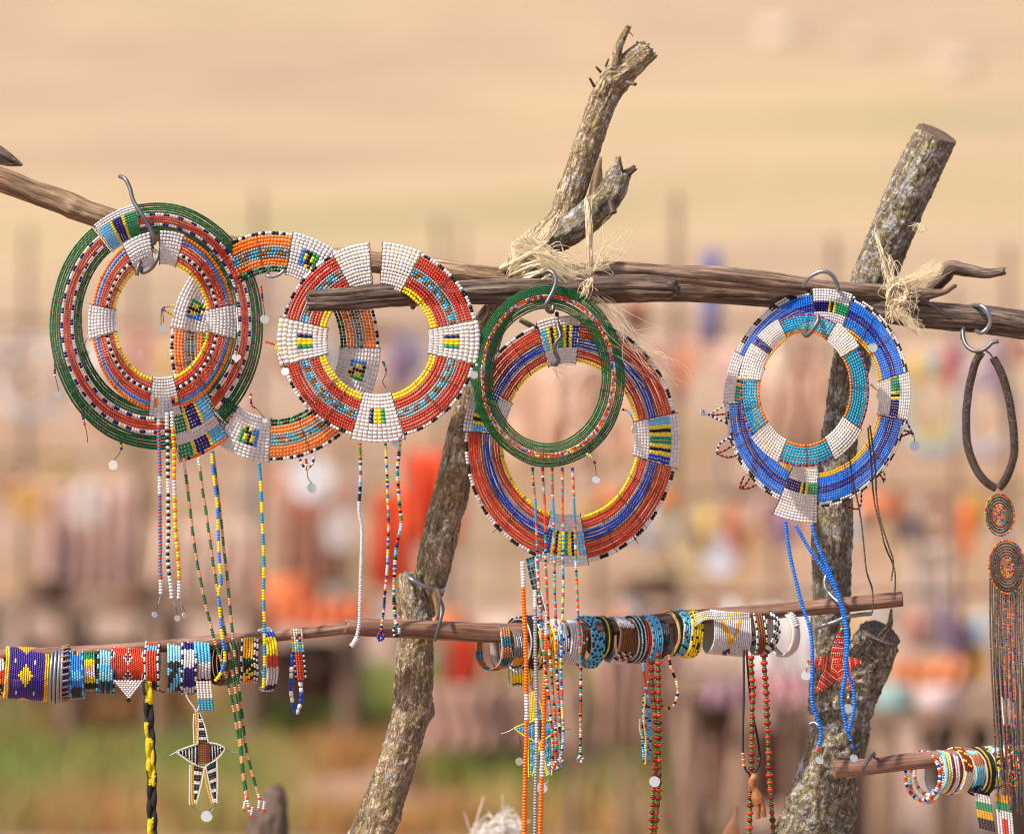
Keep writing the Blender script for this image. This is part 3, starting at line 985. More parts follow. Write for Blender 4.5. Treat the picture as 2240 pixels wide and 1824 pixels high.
for t0, t1 in ((51, 80), (142, 171), (236, 267), (329, 359)):
    c2.panel(t0, t1, 13, 12, flag)
c2.wires([118, 100, 20, 290, 312, 205, 190])
pendant(c2.root, [(380, 690, .02), (358, 680, .015), (358, 705, .012)], ['yellow', 'white', 'orange'], 0)
pendant(c2.root, [(384, 668, .02), (356, 676, .015), (352, 712, .012)], ['yellow', 'white', 'mblue', 'orange'], 9)
for q in ((655, 1003), (669, 1003), (688, 998)):
    pendant(c2.root, [(q[0], q[1], .028), (q[0] + (671 - q[0]) * 0.3, 1015, .026), (671, 1027, .026)], ['red', 'yellow', 'navy', 'white'], 0, bead_r=3.6, chain_from=1)
pendant(c2.root, [(671, 1027, .026), (674, 1045, .026), (682, 1058, .026)], ['silver'], 11, bead_r=1.6)
pendant(c2.root, [(838, 790, .026), (845, 815, .026), (838, 835, .026), (845, 850, .02)], ['white', 'turq', 'ored', 'white'], 0)

# --- red collar in front with open top
c3 = Collar('beaded_collar', 'red open-topped collar with plain white ends, hung on the dark split rail', (829, 746), 217, 215, (827, 746), 117, 119, -0.022, slope=-0.3, warp=1.0, seed=11)
RD = ('red', 3.9, 6)
c3.rows([('white*3 black*2', 4.6, 7.6), RD, RD, RD, RD, ('silver', 3.3, 5.6, 'bead_metal'), ('turq*3 brown*2', 4, 6.8), ('brown*2 sky*2', 4, 6.8), ('silver', 3.3, 5.6, 'bead_metal'), RD, RD, RD, ('yellow', 4.4, 7.4), ('yellow', 4.4, 7.4)],
        [(-75, -14), (13, 64), (118, 166), (195, 254)])


def c3_motif(flip):
    def fn(u, v, i, j):
        if 0.3 < u < 0.72 and 0.36 < v < 0.68:
            return bands(['navy', 'yellow', 'lgreen'], 1 - u if flip else u, [0.44, 0.58, 2])
        return 'white' if rng.random() < 0.75 else 'cream'
    return fn


def c3_white(u, v, i, j):
    return 'white' if rng.random() < 0.75 else 'cream'


c3.panel(-14, 12.5, 10, 10, c3_motif(True), -0.04, 1.05)
c3.panel(166, 195, 10, 10, c3_motif(False), -0.06, 1.06)
c3.panel(254, 285, 13, 10, c3_motif(False), -0.08, 1.04)
c3.panel(64, 88, 13, 9, c3_white, -0.02, 1.02)
c3.panel(95.5, 118, 13, 9, c3_white, -0.02, 1.02)
c3.wires([42, 142, 222, 236, 312, 330])
pendant(c3.root, [(1044, 795, -.08), (1040, 805, -.08), (1037, 812, -.08)], 'white', 9)
pendant(c3.root, [(878, 955, -.04), (872, 958, -.03), (868, 960, -.02)], 'silver', 10)

# --- red and blue collar below the green one
c5 = Collar('beaded_collar', 'red, blue and gold collar with yellow inner ring, hanging lowest in the middle', (1250, 964), 234, 269, (1247, 960), 146, 168, 0.012, slope=0.3, warp=1.5, seed=14)
RS = ('red', 3, 5)
OS = ('ored', 3, 5)
BL = ('royal', 3, 5)
c5.rows([('white*4 black*3', 4.6, 7), OS, RS, OS, RS, OS, ('brown', 3, 5.4, 'bead_metal'), BL, BL, BL, ('silver', 3, 5.4, 'bead_metal'), RS, OS, RS, ('yellow', 4.4, 7)],
        [(-81, -13), (13, 85), (109, 152), (176, 253)])


def c5_panel(u, v, i, j):
    if v < 0.22 or v > 0.66:
        return white(u, v, i, j)
    return bands(['royal', 'yellow', 'black', 'yellow', 'lgreen', 'yellow', 'black', 'yellow', 'sky'], u, [0.2, 0.27, 0.34, 0.4, 0.6, 0.66, 0.73, 0.8, 2])


for t0, t1 in ((-13, 13), (85, 109), (152, 176), (253, 279)):
    c5.panel(t0, t1, 15, 12, c5_panel, -0.05, 1.05)
c5.wires([125, 140, 192, 210, 228, -65, -45, -28, 35, 60])
pendant(c5.root, [(1024, 928, .0), (1003, 934, -.005), (996, 946, -.005), (998, 955, -.005)], ['black', 'dgreen', 'white'], 8, (0.5, -1, -.4))
pendant(c5.root, [(1093, 1146, .0), (1085, 1158, 0), (1076, 1166, 0)], ['dgreen', 'turq', 'red'], 0)
pendant(c5.root, [(1385, 1172, .0), (1392, 1182, 0), (1396, 1190, 0)], ['dgreen', 'red'], 0)

# --- slim green collar
c4 = Collar('beaded_collar', 'slim dark green collar with speckled red ring, hanging over the red and blue collar', (1201, 823), 167, 199, (1197, 822), 119, 147, -0.03, slope=0.3, warp=1.4, seed=17)
G4 = ('green', 2.7, 4.6)
c4.rows([G4, G4, G4, G4, G4, (None, 0.5, 5), (RED_MIX, 3.0, 4.6), (RED_MIX, 3.0, 4.6), (None, 0.9, 5), G4, G4, (None, .5, 5), G4, G4, (None, .5, 5), G4], [(0, 360)])
c4.wires([128, 66, 43, 20, -12, 162, 190, 215, 235, 266, 305, 318])
pendant(c4.root, [(1360, 895, -.03), (1374, 900, -.03), (1383, 915, -.03), (1388, 932, -.03)], ['navy', 'white', 'orange', 'sky'], 9, (0.7, -1, -.1))
pendant(c4.root, [(1283, 992, -.03), (1298, 1005, -.03), (1303, 1025, -.03), (1304, 1042, -.03)], ['orange', 'yellow', 'navy', 'sky', 'white'], 9, (0.2, -1, .5))

# --- blue collar and the turquoise one in front of it
c6 = Collar('beaded_collar', 'wide blue and navy collar with dashed black and white rim, hanging before the sawn post', (1788, 872), 202, 240, (1790, 874), 134, 160, 0.035, slope=-0.35, rot=-9, warp=1.8, seed=20)
B6 = ('blue', 3, 5.6)
N6 = ('navy', 3, 5.6)
E6 = 'white*5 black*3'
c6.rows([(E6, 3.4, 6), (E6, 3.4, 6), B6, B6, B6, B6, N6, ('royal', 3, 5.6), N6, B6, B6, B6, B6, ('gold', 3.3, 6), ('gold', 3.3, 6)],
        [(-80, -4), (22, 78), (104, 162), (190, 256)])


def c6_panel(u, v, i, j):
    if 0.36 < v < 0.62:
        return bands(['navy', 'yellow', 'black', 'yellow', 'lgreen'], u, [0.45, 0.53, 0.58, 0.66, 2])
    return 'chalk' if rng.random() < 0.7 else 'white'


def c6_panel_r(u, v, i, j):
    return c6_panel(1 - u, v, i, j)


def c6_bot(u, v, i, j):
    if 0.5 < v < 0.74:
        return bands(['navy', 'yellow', 'black', 'yellow', 'lgreen'], u, [0.45, 0.53, 0.58, 0.66, 2])
    return 'chalk' if rng.random() < 0.7 else 'cream'


c6.panel(78, 104, 15, 14, c6_panel_r)
c6.panel(-4, 22, 15, 14, c6_panel, -.04)
c6.panel(162, 190, 15, 14, c6_panel, -.04, single=False)
c6.panel(256, 281, 19, 13, c6_bot, -0.42, 1.1)
c6.wires([60, 45, -30, -55, 215, 232, 208])
for q in ([(1588, 885), (1560, 902), (1548, 906)], [(1588, 905), (1560, 908), (1548, 906)], [(1590, 925), (1566, 915), (1548, 906)],
          [(1600, 955), (1575, 970), (1568, 992)], [(1606, 972), (1585, 985), (1568, 992)], [(1612, 996), (1590, 1000), (1568, 992)],
          [(1628, 1040), (1622, 1055), (1618, 1068)], [(1640, 1046), (1630, 1060), (1618, 1068)], [(1655, 1060), (1635, 1068), (1618, 1068)],
          [(1975, 912), (1985, 928), (1995, 946)], [(1960, 935), (1980, 942), (1995, 946)], [(1960, 958), (1978, 952), (1995, 946)],
          [(1928, 1020), (1936, 1040), (1934, 1056)], [(1918, 1030), (1930, 1045), (1934, 1056)],
          [(1842, 1102), (1862, 1112), (1880, 1113)], [(1884, 1072), (1884, 1095), (1880, 1113)]):
    pendant(c6.root, [(x, y, .03) for x, y in q], rng.choice(['red black', 'white royal', 'red black', 'yellow mblue', 'white navy']), 0, bead_r=2.8, chain_from=1)
pendant(c6.root, [(1545, 906, .03), (1541, 905, .03), (1538, 896, .03)], 'silver', 8, (0.8, -1, .3))
pendant(c6.root, [(1995, 946, .03), (2000, 958, .03), (2001, 966, .03)], 'dred white', 11, (0, -1, .2))

c7 = Collar('beaded_collar', 'turquoise and off-white collar with orange inner edge, hanging before the blue collar', (1760, 854), 142, 167, (1760, 850), 98, 122, -0.012, slope=-0.3, warp=1.0, seed=23)
TQ = ('turq', 3.6, 7)
c7.rows([('ored royal', 3.4, 7.4), TQ, TQ, TQ, TQ, TQ, ('turq', 3.6, 7), ('orange', 4.2, 7.4)], [(-30, 34), (61, 113), (172, 216), (247, 297)])


def c7_white(u, v, i, j):
    return 'cream' if rng.random() < 0.45 else 'white'


for t0, t1 in ((34, 61), (113, 136), (142, 172), (216, 247), (297, 330)):
    c7.panel(t0, t1, 9, 11, c7_white, -0.08, 1.02)
c7.panel(137, 141, 9, 2, lambda u, v, i, j: rng.choice(['royal', 'navy', 'mblue', 'black']), 0, 1, single=False)
c7.wires([87, 2, 195, 272])
pendant(c7.root, [(1897, 752, -.03), (1903, 748, -.03), (1909, 751, -.03)], 'turq white', 11, (0.2, -1, .3))
pendant(c7.root, [(1905, 840, -.03), (1916, 852, -.03), (1924, 856, -.03)], 'yellow sky white', 10, (0.9, -1, 0))
pendant(c7.root, [(1785, 1022, -.015), (1788, 1045, -.015), (1790, 1070, -.015)], ['sky', 'white', 'chalk'], 0)


# ------------------------------------------------------------------ hanging bead strands (parts of the collar they are tied to)
def strand(parent, pts, pattern, r, length, mat='bead', single=False, name='bead_strand', fill=0.96, var=0.1, thread=True):
    P = px_line(pts, 3.0)
    B = Beads()
    pats = pattern if isinstance(pattern, list) and pattern and isinstance(pattern[0], tuple) else [(1.0, pattern)]
    t0 = 0.0
    n = len(P)
    for frac, pt in pats:
        i0, i1 = int(t0 * (n - 1)), int(min(1, t0 + frac) * (n - 1))
        t0 += frac
        if i1 - i0 < 1:
            continue
        bead_line(B, P[i0:i1 + 1], cyc(pt), r * S, length * S, fill, var, 0.08)
    if single:
        g = Geo()
        g.tube(P[::2], 0.8 * S, 5, raw=True)
        o = g.build(name, 'thread', parent)
        B.singles(o)
        return o
    return B.build(name, parent, mat, 6)


WB = -.03
o = strand(c1b.root, [(346, 902, WB), (349, 1000, WB), (350, 1150, WB), (352, 1300, WB)], [(.08, 'white'), (.28, 'ored mblue'), (.1, 'white'), (.46, 'ored mblue'), (.08, 'white')], 5, 7)
o = strand(c1b.root, [(365, 902, WB), (367, 1010, WB), (369, 1150, WB), (368, 1215, WB), (376, 1310, WB)], [(.1, 'white*2'), (.26, 'black white'), (.08, 'white'), (.46, 'black white'), (.1, 'white')], 5, 7)
o = strand(c1b.root, [(376, 900, WB), (381, 1000, WB), (384, 1150, WB), (392, 1240, WB), (391, 1310, WB)], [(.09, 'white'), (.28, 'orange yellow'), (.08, 'white'), (.45, 'orange*1 yellow*2'), (.1, 'white')], 5, 7)
for a, b, nr in (((352, 1300), (338, 1338), (.8, -1, .3)), ((376, 1310), (388, 1346), (.3, -1, 0)), ((391, 1310), (404, 1340), (.9, -1, 0))):
    pendant(c1b.root, [(a[0], a[1], WB), ((a[0] + b[0]) / 2 + 2, (a[1] + b[1]) / 2, WB), (b[0], b[1], WB)], 'silver', 7, nr, bead_r=1.5)
GP = 'green*4 tan*3'
strand(c1.root, [(402, 1003, -.02), (412, 1080, -.02), (425, 1190, -.022), (445, 1300, -.025), (470, 1400, -.028), (495, 1480, -.028), (515, 1570, -.028), (530, 1680, -.028), (540, 1755, -.028)], [(.035, 'white'), (.93, GP), (.04, 'white*3 orange')], 4, 5.4)
strand(c1.root, [(434, 1001, -.02), (440, 1050, -.02), (455, 1150, -.022), (472, 1270, -.025), (490, 1370, -.028), (505, 1450, -.028), (522, 1560, -.03), (532, 1680, -.03), (546, 1775, -.03)], [(.03, 'white'), (.93, GP), (.04, 'white*3 ored')], 4, 5.4)
strand(c1.root, [(466, 988, -.02), (472, 1040, -.02), (485, 1150, -.022), (500, 1290, -.025), (510, 1400, -.028), (522, 1500, -.026), (540, 1640, -.026), (560, 1720, -.026), (572, 1765, -.026)], [(.03, 'sky'), (.93, GP), (.04, 'white*3 ored')], 4, 5.4)
for x, y in ((534, 1765), (550, 1778), (566, 1764), (577, 1766)):
    strand(c1.root, [(x + 2, y - 14, -.03), (x, y, -.03), (x - 1, y + 9, -.03)], [(.75, 'white'), (.25, 'ored')], 3.6, 4.6)
strand(c1.root, [(464, 985, -.024), (466, 1030, -.024), (476, 1110, -.026), (478, 1200, -.028), (484, 1270, -.03), (478, 1300, -.03), (488, 1400, -.034), (492, 1440, -.034), (484, 1470, -.034), (470, 1490, -.034)], 'mblue*4 yellow*4', 4.4, 6)
strand(c2.root, [(567, 1012, .02), (571, 1060, .015), (575, 1150, .0), (577, 1250, -.008), (578, 1370, -.01), (580, 1440, -.012), (576, 1505, -.012)], [(.04, 'turq'), (.96, 'turq*4 yellow*4')], 4.4, 6)
strand(c3.root, [(787, 968, -.02), (789, 1040, -.018), (786, 1110, -.016), (792, 1160, -.014), (790, 1230, -.012), (788, 1300, -.01), (786, 1360, -.008), (780, 1395, -.008)], [(.08, ['green', 'lime', 'orange', 'turq']), (.08, ['yellow', 'green', 'white', 'mblue']), (.06, ['ored', 'white', 'sky']), (.08, ['black', 'sky', 'black']), (.7, 'white')], 4.6, 5.4)
strand(c3.root, [(781, 1395, -.008), (776, 1405, -.008), (768, 1414, -.008)], 'white', 7, 4)
strand(c3.root, [(843, 965, -.018), (847, 1050, -.016), (850, 1150, -.012), (846, 1250, -.01), (840, 1330, -.008), (834, 1378, -.008)], MULTI, 3.8, 4.8)
strand(c3.root, [(875, 960, -.018), (870, 1030, -.016), (875, 1110, -.012), (878, 1145, -.012), (868, 1190, -.01), (864, 1240, -.01), (862, 1300, -.01), (864, 1350, -.008), (867, 1365, -.008)], MULTI, 4.6, 5.4)
strand(c3.root, [(834, 1378, -.008), (840, 1385, -.01), (838, 1396, -.01), (830, 1400, -.008), (827, 1392, -.008), (833, 1380, -.008)], ['navy', 'white', 'red', 'royal'], 3.8, 5)
strand(c3.root, [(867, 1365, -.008), (873, 1374, -.01), (872, 1388, -.01), (864, 1390, -.008), (861, 1378, -.008), (866, 1367, -.008)], ['turq', 'black', 'white', 'lgreen'], 4, 5)
for i, (x0, xm, x1, y1) in enumerate(((1165, 1179, 1208, 1668), (1187, 1196, 1216, 1672), (1208, 1214, 1225, 1668), (1230, 1232, 1226, 1660), (1252, 1262, 1270, 1655))):
    m = ['red', 'ored', 'orange', 'sky', 'white', 'ored', 'tan', 'turq', 'black', 'lgreen']
    strand(c4.root, [(x0, 1022, -.03), (x0 + (xm - x0) * .5, 1130, -.032), (xm, 1290, -.034), ((xm + x1) / 2 + (4 if i == 4 else -2), 1450, -.036), (x1 + (6 if i == 3 else 0), 1600, -.036), (x1, y1, -.036)],
           [(.015, 'navy'), (.1, m), (.08, ['ored', 'orange'] if i % 2 else 'turq'), (.805, m if i != 3 else ['royal', 'sky', 'white', 'yellow', 'ored', 'turq'])], 3.7, 4.6)
    strand(c4.root, [(x1, y1 - 4, -.036), (x1 - 7, y1 + 6, -.036), (x1 - 2, y1 + 12, -.036), (x1 + 5, y1 + 6, -.036), (x1 + 1, y1 - 3, -.036)], ['ored', 'turq', 'white', 'brown'], 3.2, 4.2)
BLU = ['blue', 'blue', 'mblue', 'blue']
strand(c6.root, [(1718, 1140, .03), (1726, 1200, .028), (1748, 1300, .025), (1772, 1380, .02), (1778, 1460, .02), (1776, 1530, .02), (1794, 1590, .02), (1794, 1620, .02), (1786, 1640, .02)], BLU, 5, 6)
strand(c6.root, [(1740, 1148, .03), (1770, 1200, .028), (1812, 1260, .02), (1838, 1320, .015), (1850, 1390, .012), (1848, 1480, .012), (1842, 1530, .012), (1852, 1590, .012), (1862, 1620, .012)], BLU, 5, 6)
strand(c6.root, [(1776, 1146, .028), (1792, 1200, .026), (1822, 1270, .016), (1846, 1340, .01), (1855, 1400, .006), (1852, 1460, .006), (1866, 1500, .008), (1868, 1550, .008), (1856, 1600, .008)], BLU, 5, 6)
for x, y, nr in ((1793, 1655, (.3, -1, .5)), (1868, 1650, (.4, -1, .3))):
    pendant(c6.root, [(x - 4, y - 24, .016), (x - 1, y - 10, .016), (x, y, .016)], ['blue', 'white', 'ored', 'white'], 9, nr, bead_r=4.4)
GW = 'bronze'
strand(c7.root, [(1858, 1000, -.01), (1868, 1060, -.005), (1882, 1130, 0), (1890, 1200, 0), (1896, 1250, .0), (1908, 1290, .01), (1908, 1340, .01)], GW, 2.2, 3, 'bead_metal')
strand(c7.root, [(1899, 935, -.02), (1905, 1010, -.01), (1912, 1090, 0), (1926, 1150, 0), (1935, 1190, 0), (1952, 1230, .01), (1958, 1260, .01), (1957, 1312, .012)], GW, 2.2, 3, 'bead_metal')
strand(c7.root, [(1903, 930, -.022), (1912, 1000, -.01), (1918, 1080, -.002), (1924, 1130, -.002), (1942, 1190, -.002), (1954, 1230, 0), (1950, 1270, 0)], GW, 2.2, 3, 'bead_metal')

# ------------------------------------------------------------------ bracelets
BG = 'bracelets threaded on the lower rails'


def ring_frame(cx, cy, dy, yaw, roll=0.0):
    c = W(cx, cy, dy)
    ax = Vector((math.cos(R(yaw)) * math.cos(R(roll)), math.sin(R(yaw)), -math.sin(R(roll)))).normalized()
    fwd = Vector((math.sin(R(yaw)), -math.cos(R(yaw)), 0)).normalized()
    fwd = (fwd - ax * fwd.dot(ax)).normalized()
    up = ax.cross(fwd)
    if up.z < 0:
        up = -up
    return c, ax, fwd, up


def bracelet(label, cx, y0, y1, w, dy, fn, rows, yaw=0.0, blen=6.0, name='beaded_bracelet', roll=0.0, lining='lining', flat=0.95, bulge=0.0, mat='bead', arc=(0, 360), edge_r=1.0, cat='bracelet', rj=0.05):
    """fn(u, v, i, j): u across the width, v 0 at the top of the front to 1 at its bottom (mirrored at the back)"""
    cy = (y0 + y1) / 2
    rz = (y1 - y0) / 2 * S
    c, ax, fwd, up = ring_frame(cx, cy, dy, yaw, roll)
    root = thing(name, c - Vector((0, 0, rz)), label, cat, BG)
    if dy > 0.051:
        yaw += rng.uniform(-7, 7)
        roll += rng.uniform(-7, 7)
    else:
        roll += rng.uniform(-2.5, 2.5)
    c, ax, fwd, up = ring_frame(cx, cy, dy, yaw, roll)
    wob = rng.uniform(0, 50)
    ww = w * S
    br = ww / rows / 2
    B = Beads()
    n = max(12, int(2 * math.pi * rz / (blen * S)))

    def pos(a, u, inset=0.0):
        bl = bulge * (1 - (2 * u - 1) ** 2) * S + rz * 0.055 * noise.noise(Vector((math.cos(a) * 1.4, math.sin(a) * 1.4 + u * .6, wob))) + 0.8 * S * noise.noise(Vector((a * 4, u * 5, wob)))
        return c + ax * ((u - 0.5) * ww + 2.2 * S * noise.noise(Vector((math.cos(a) * 1.6, math.sin(a) * 1.6, wob + 9)))) + fwd * (math.cos(a) * (rz * flat - inset + bl)) + up * (math.sin(a) * (rz - inset + bl))
    for i in range(rows):
        u = (i + 0.5) / rows
        for j in range(n):
            a = 2 * math.pi * (j + 0.5 * (i % 2)) / n
            deg = math.degrees(a)
            if not (arc[0] <= deg <= arc[1]):
                continue
            s = math.sin(a)
            v = 0.5 - math.degrees(math.asin(max(-1, min(1, s)))) / 180
            front = math.cos(a) > 0
            cc = fn(u, v if front else 1 - v, i, j)
            if cc is None:
                continue
            t = fwd * (-math.sin(a) * flat) + up * math.cos(a)
            rr = br * (edge_r if i in (0, rows - 1) else 1.0) * 0.97
            B.add(pos(a, u, rr), t, rr * (1 + rng.uniform(-rj, rj)), math.pi * rz / n * 0.97, cc, 0.09)
    B.build('bead_band', root, mat, 6)
    if lining:
        ins = br * 2.0 + 0.0006
        m = 36
        v, f = [], []
        a0, a1 = R(arc[0]), R(arc[1])
        full = arc[1] - arc[0] >= 359
        for j in range(m if full else m + 1):
            a = a0 + (a1 - a0) * j / m
            for (u, q) in ((0.02, 0), (0.98, 0), (0.98, .0012), (0.02, .0012)):
                v.append(pos(a, u, ins + q))
        k = len(v) // 4
        for j in range(k if full else k - 1):
            jj = (j + 1) % k
            for e in range(4):
                f.append([j * 4 + e, jj * 4 + e, jj * 4 + (e + 1) % 4, j * 4 + (e + 1) % 4])
        add_mesh('lining', [tuple(x) for x in v], f, lining, root)
    root['_pos'] = 0
    del root['_pos']
    return root


def segs(*rows_or_cols, edge=None):
    """stack of colours from the top of the front to the bottom; a tuple alternates"""
    n = len(rows_or_cols)

    def fn(u, v, i, j):
        if edge and (u < edge[1] or u > 1 - edge[1]):
            e = edge[0]
            return e[j // 2 % len(e)]
        s = rows_or_cols[min(n - 1, int(v * n))]
        if isinstance(s, tuple):
            return s[i % len(s)]
        if isinstance(s, list):
            return rng.choice(s)
        return s
    return fn


def torus(parent, cx, y0, y1, dy, yaw, r, mat, name='ring', x_off=0.0, roll=0.0, flat=0.95, seg=10, wob=0.0):
    cy = (y0 + y1) / 2
    rz = (y1 - y0) / 2 * S - r * S
    c, ax, fwd, up = ring_frame(cx, cy, dy, yaw, roll)
    pts = []
    for k in range(48):
        a = 2 * math.pi * k / 48
        q = 1 + wob * noise.noise(Vector((math.cos(a) * 2, math.sin(a) * 2, x_off + cx)))
        pts.append(tuple(c + ax * (x_off * S) + fwd * math.cos(a) * rz * flat * q + up * math.sin(a) * rz * q))
    g = Geo()
    g.tube(pts, r * S, seg, closed=True, raw=True)
    return g.build(name, mat, parent)


D1 = 0.05


def purple_fn(u, v, i, j):
    if u < 0.1 or u > 0.88:
        return 'gold' if rng.random() < .7 else 'yellow'
    x, y = (u - 0.47), (v - 0.5)
    if abs(x) * 1.0 + abs(y) * 1.15 < 0.17:
        return 'yellow'
    if (v < 0.2 and abs(x) < 0.2 * (0.2 - v) / 0.2 + .02) or (v > 0.84 and abs(x) < 0.2 * (v - 0.8) / .2):
        return 'gold'
    for qx, qy in ((-0.24, -0.18), (0.22, -0.18), (-0.2, 0.24), (0.22, 0.24)):
        if abs(x - qx) < 0.035 and abs(y - qy) < 0.03:
            return 'white'
    return 'purple'


bracelet('striped red and white bracelet cut off by the left edge', -12, 1426, 1530, 36, D1, segs(['ored', 'white'], 'white', ['ored', 'gold'], ['dark', 'white'], 'gold'), 6, 12)
bracelet('wide purple cuff with yellow diamond and yellow rims at the far left', 57, 1415, 1532, 96, D1, purple_fn, 20, 10, 5.4, roll=1.5)
t = thing('metal_bangle_set', W(123, 1545, D1), 'stack of plain grey metal bangles right of the purple cuff', 'bangles', BG)
for k, (dx, a, b) in enumerate(((-10, 1417, 1538), (-2.5, 1414, 1541), (5, 1413, 1543), (11, 1411, 1540))):
    torus(t, 124 + dx, a, b, D1, 4 + k, 3.6, 'steel', 'bangle', 0, 3)
lr = bracelet('narrow purple bracelet laced with brown leather', 144, 1412, 1531, 14, D1, segs('navy', 'purple', 'navy', 'royal', 'navy', 'dark'), 3, 5)
for k in range(13):
    a = R(-80 + k * 13.5)
    cc, ax, fwd, up = ring_frame(144, 1471.5, D1, 5)
    p = cc + fwd * math.cos(a) * 60.5 * S * .95 + up * math.sin(a) * 60.5 * S
    g = Geo()
    g.tube([tuple(p - ax * 9 * S - up * 2 * S), tuple(p + fwd * 2 * S), tuple(p + ax * 9 * S + up * 2 * S)], 2.6 * S, 6, step=2 * S)
    g.build('lacing', 'leather', lr)
bracelet('light blue bracelet with grey stripe beside the leather-laced one', 169, 1416, 1530, 32, D1, segs('mblue', ('brown', 'grey', 'dark', 'tan', 'grey'), 'mblue', 'mblue', 'sky', 'mblue', 'dark', 'dark', 'mblue', edge=(('blue', 'sky'), 0.13)), 6, 5)
bracelet('green, yellow and pinkish striped bracelet with ragged lower edge', 197, 1418, 1512, 25, D1, segs('cream', 'green', 'lgreen', 'yellow', ['white', 'pink'], 'white', 'yellow', 'dgreen', 'dgreen', ['red', 'gold']), 5, 5, lining='dark_lining')
bracelet('pale blue bracelet with black dotted rims left of the red diamond cuff', 231, 1415, 1520, 42, D1, segs(('dark', 'grey'), 'lblue', 'lblue', 'sky', 'lblue', ('dark', 'teal'), ('dark', 'grey'), 'teal', edge=(('black', 'sky'), 0.13)), 7, 8)


def diamond_fn(u, v, i, j):
    for qx, qy, sx in ((0.5, 0.35, .13), (0.5, 0.66, .13), (0.0, 0.3, .13), (1.0, 0.3, .13), (0.0, 0.66, .13), (1.0, 0.66, .13), (0.5, 0.08, .13), (0.12, .05, .13), (0.92, .05, .13)):
        d = abs(u - qx) / sx + abs(v - qy) / 0.115
        if d < 0.3:
            return 'ored'
        if d < 0.66:
            return 'black'
        if d < 1.05:
            return 'white'
    if v > 0.88:
        return 'white'
    return 'ored'


dc = bracelet('orange-red cuff with black and white diamonds and a white bead point below', 281, 1408, 1500, 76, D1, diamond_fn, 17, 4, 5)
B = Beads()
for r_ in range(9):
    hw = 34 * (1 - r_ / 9.5)
    for k in range(int(hw * 2 / 7)):
        x = 284 - hw + 3.5 + k * 7
        if r_ < 5 or abs(x - 284) < 14:
            B.add(W(x, 1490 + r_ * 4.4, D1 - 0.03), (1, 0, 0.5 if x > 284 else -.5), 2.6 * S, 3.2 * S, 'white' if rng.random() < .8 else 'chalk')
B.add(W(281, 1530, D1 - .03), (0, 0, 1), 5 * S, 5 * S, 'black')
B.build('bead_point', dc)
bracelet('red strip bracelet edged white with one blue mark', 333, 1399, 1516, 34, D1, lambda u, v, i, j: (('white', 'white', 'black')[j % 3] if (u < .15 or u > .85) else ('sky' if .18 < v < .27 and .2 < u < .8 else ('ored' if v < .68 else ('dark' if v < .76 else ('gold' if abs(v - .84 - (u - .5) * .2) < .04 else 'dgreen'))))), 6, 4)
bracelet('loose thin brown bracelet seen through its loop between red strip and grey-blue bracelet', 357, 1410, 1517, 9, D1, segs(['brown', 'dred', 'white', 'dark']), 2, 40, lining=None)
bracelet('grey-blue bracelet with black and turquoise steps', 384, 1402, 1516, 36, D1, lambda u, v, i, j: 'lblue' if v < .4 else ('dark' if v < .5 else ('sky' if (v * 2.2 + u) % 0.9 < 0.5 else 'dark')), 6, 5)
nb = bracelet('navy and white chequered bracelet with dotted rims', 414, 1397, 1519, 36, D1, segs('white', 'navy', 'white', 'white', 'navy', 'navy', 'chalk', 'navy', edge=(('black', 'white'), 0.15)), 6, 5)
wb = bracelet('white and turquoise bracelet whose free end hangs below', 444, 1394, 1500, 36, D1, segs('white', 'sky', 'sky', 'sky', 'white', 'white', ('brown', 'ored', 'dark'), 'white'), 5, 4)
B = Beads()
for r_ in range(12):
    for k in range(5):
        B.add(W(432 + k * 7 + r_ * .5, 1492 + r_ * 5.4, D1 - .03), (0, 0, 1), 3.4 * S, 2.6 * S, 'white' if r_ < 7 else 'turq')
B.build('free_end', wb)
t = thing('wire_bangle_set', W(495, 1502, D1), 'set of dull brown wire bangles behind the green strands', 'bangles', BG)
for k, (dx, a, b, yw) in enumerate(((-16, 1399, 1499, 34), (-8, 1396, 1501, 33), (0, 1393, 1500, 31), (8, 1390, 1498, 29), (16, 1388, 1495, 27), (23, 1387, 1490, 25))):
    torus(t, 490 + dx, a, b, D1, yw, 3.8, 'copper_wire', 'bangle', 0, 2, wob=0.02)
bracelet('orange striped bracelet with green, black and yellow flag lower half', 545, 1386, 1494, 40, D1, lambda u, v, i, j: (('white', 'black')[j // 2 % 2] if (u < .12) else (('white', 'black', 'white')[j % 3] if u > .72 else ('gold' if v < .47 else ('dgreen' if v < .55 else ('yellow' if abs(v - .86 + u * .25 - .0) < .045 or abs(v - .62 - (0.5 - u) * .3) < .03 else ('black' if v < .82 else 'orange')))))), 7, 6)
bracelet('upright bracelet of white, blue, yellow and red bands under the yellow and blue strand', 582, 1371, 1512, 26, D1, segs('chalk', 'royal', 'yellow', 'yellow', 'ored', 'chalk', 'chalk', 'navy', 'chalk'), 4, 18)

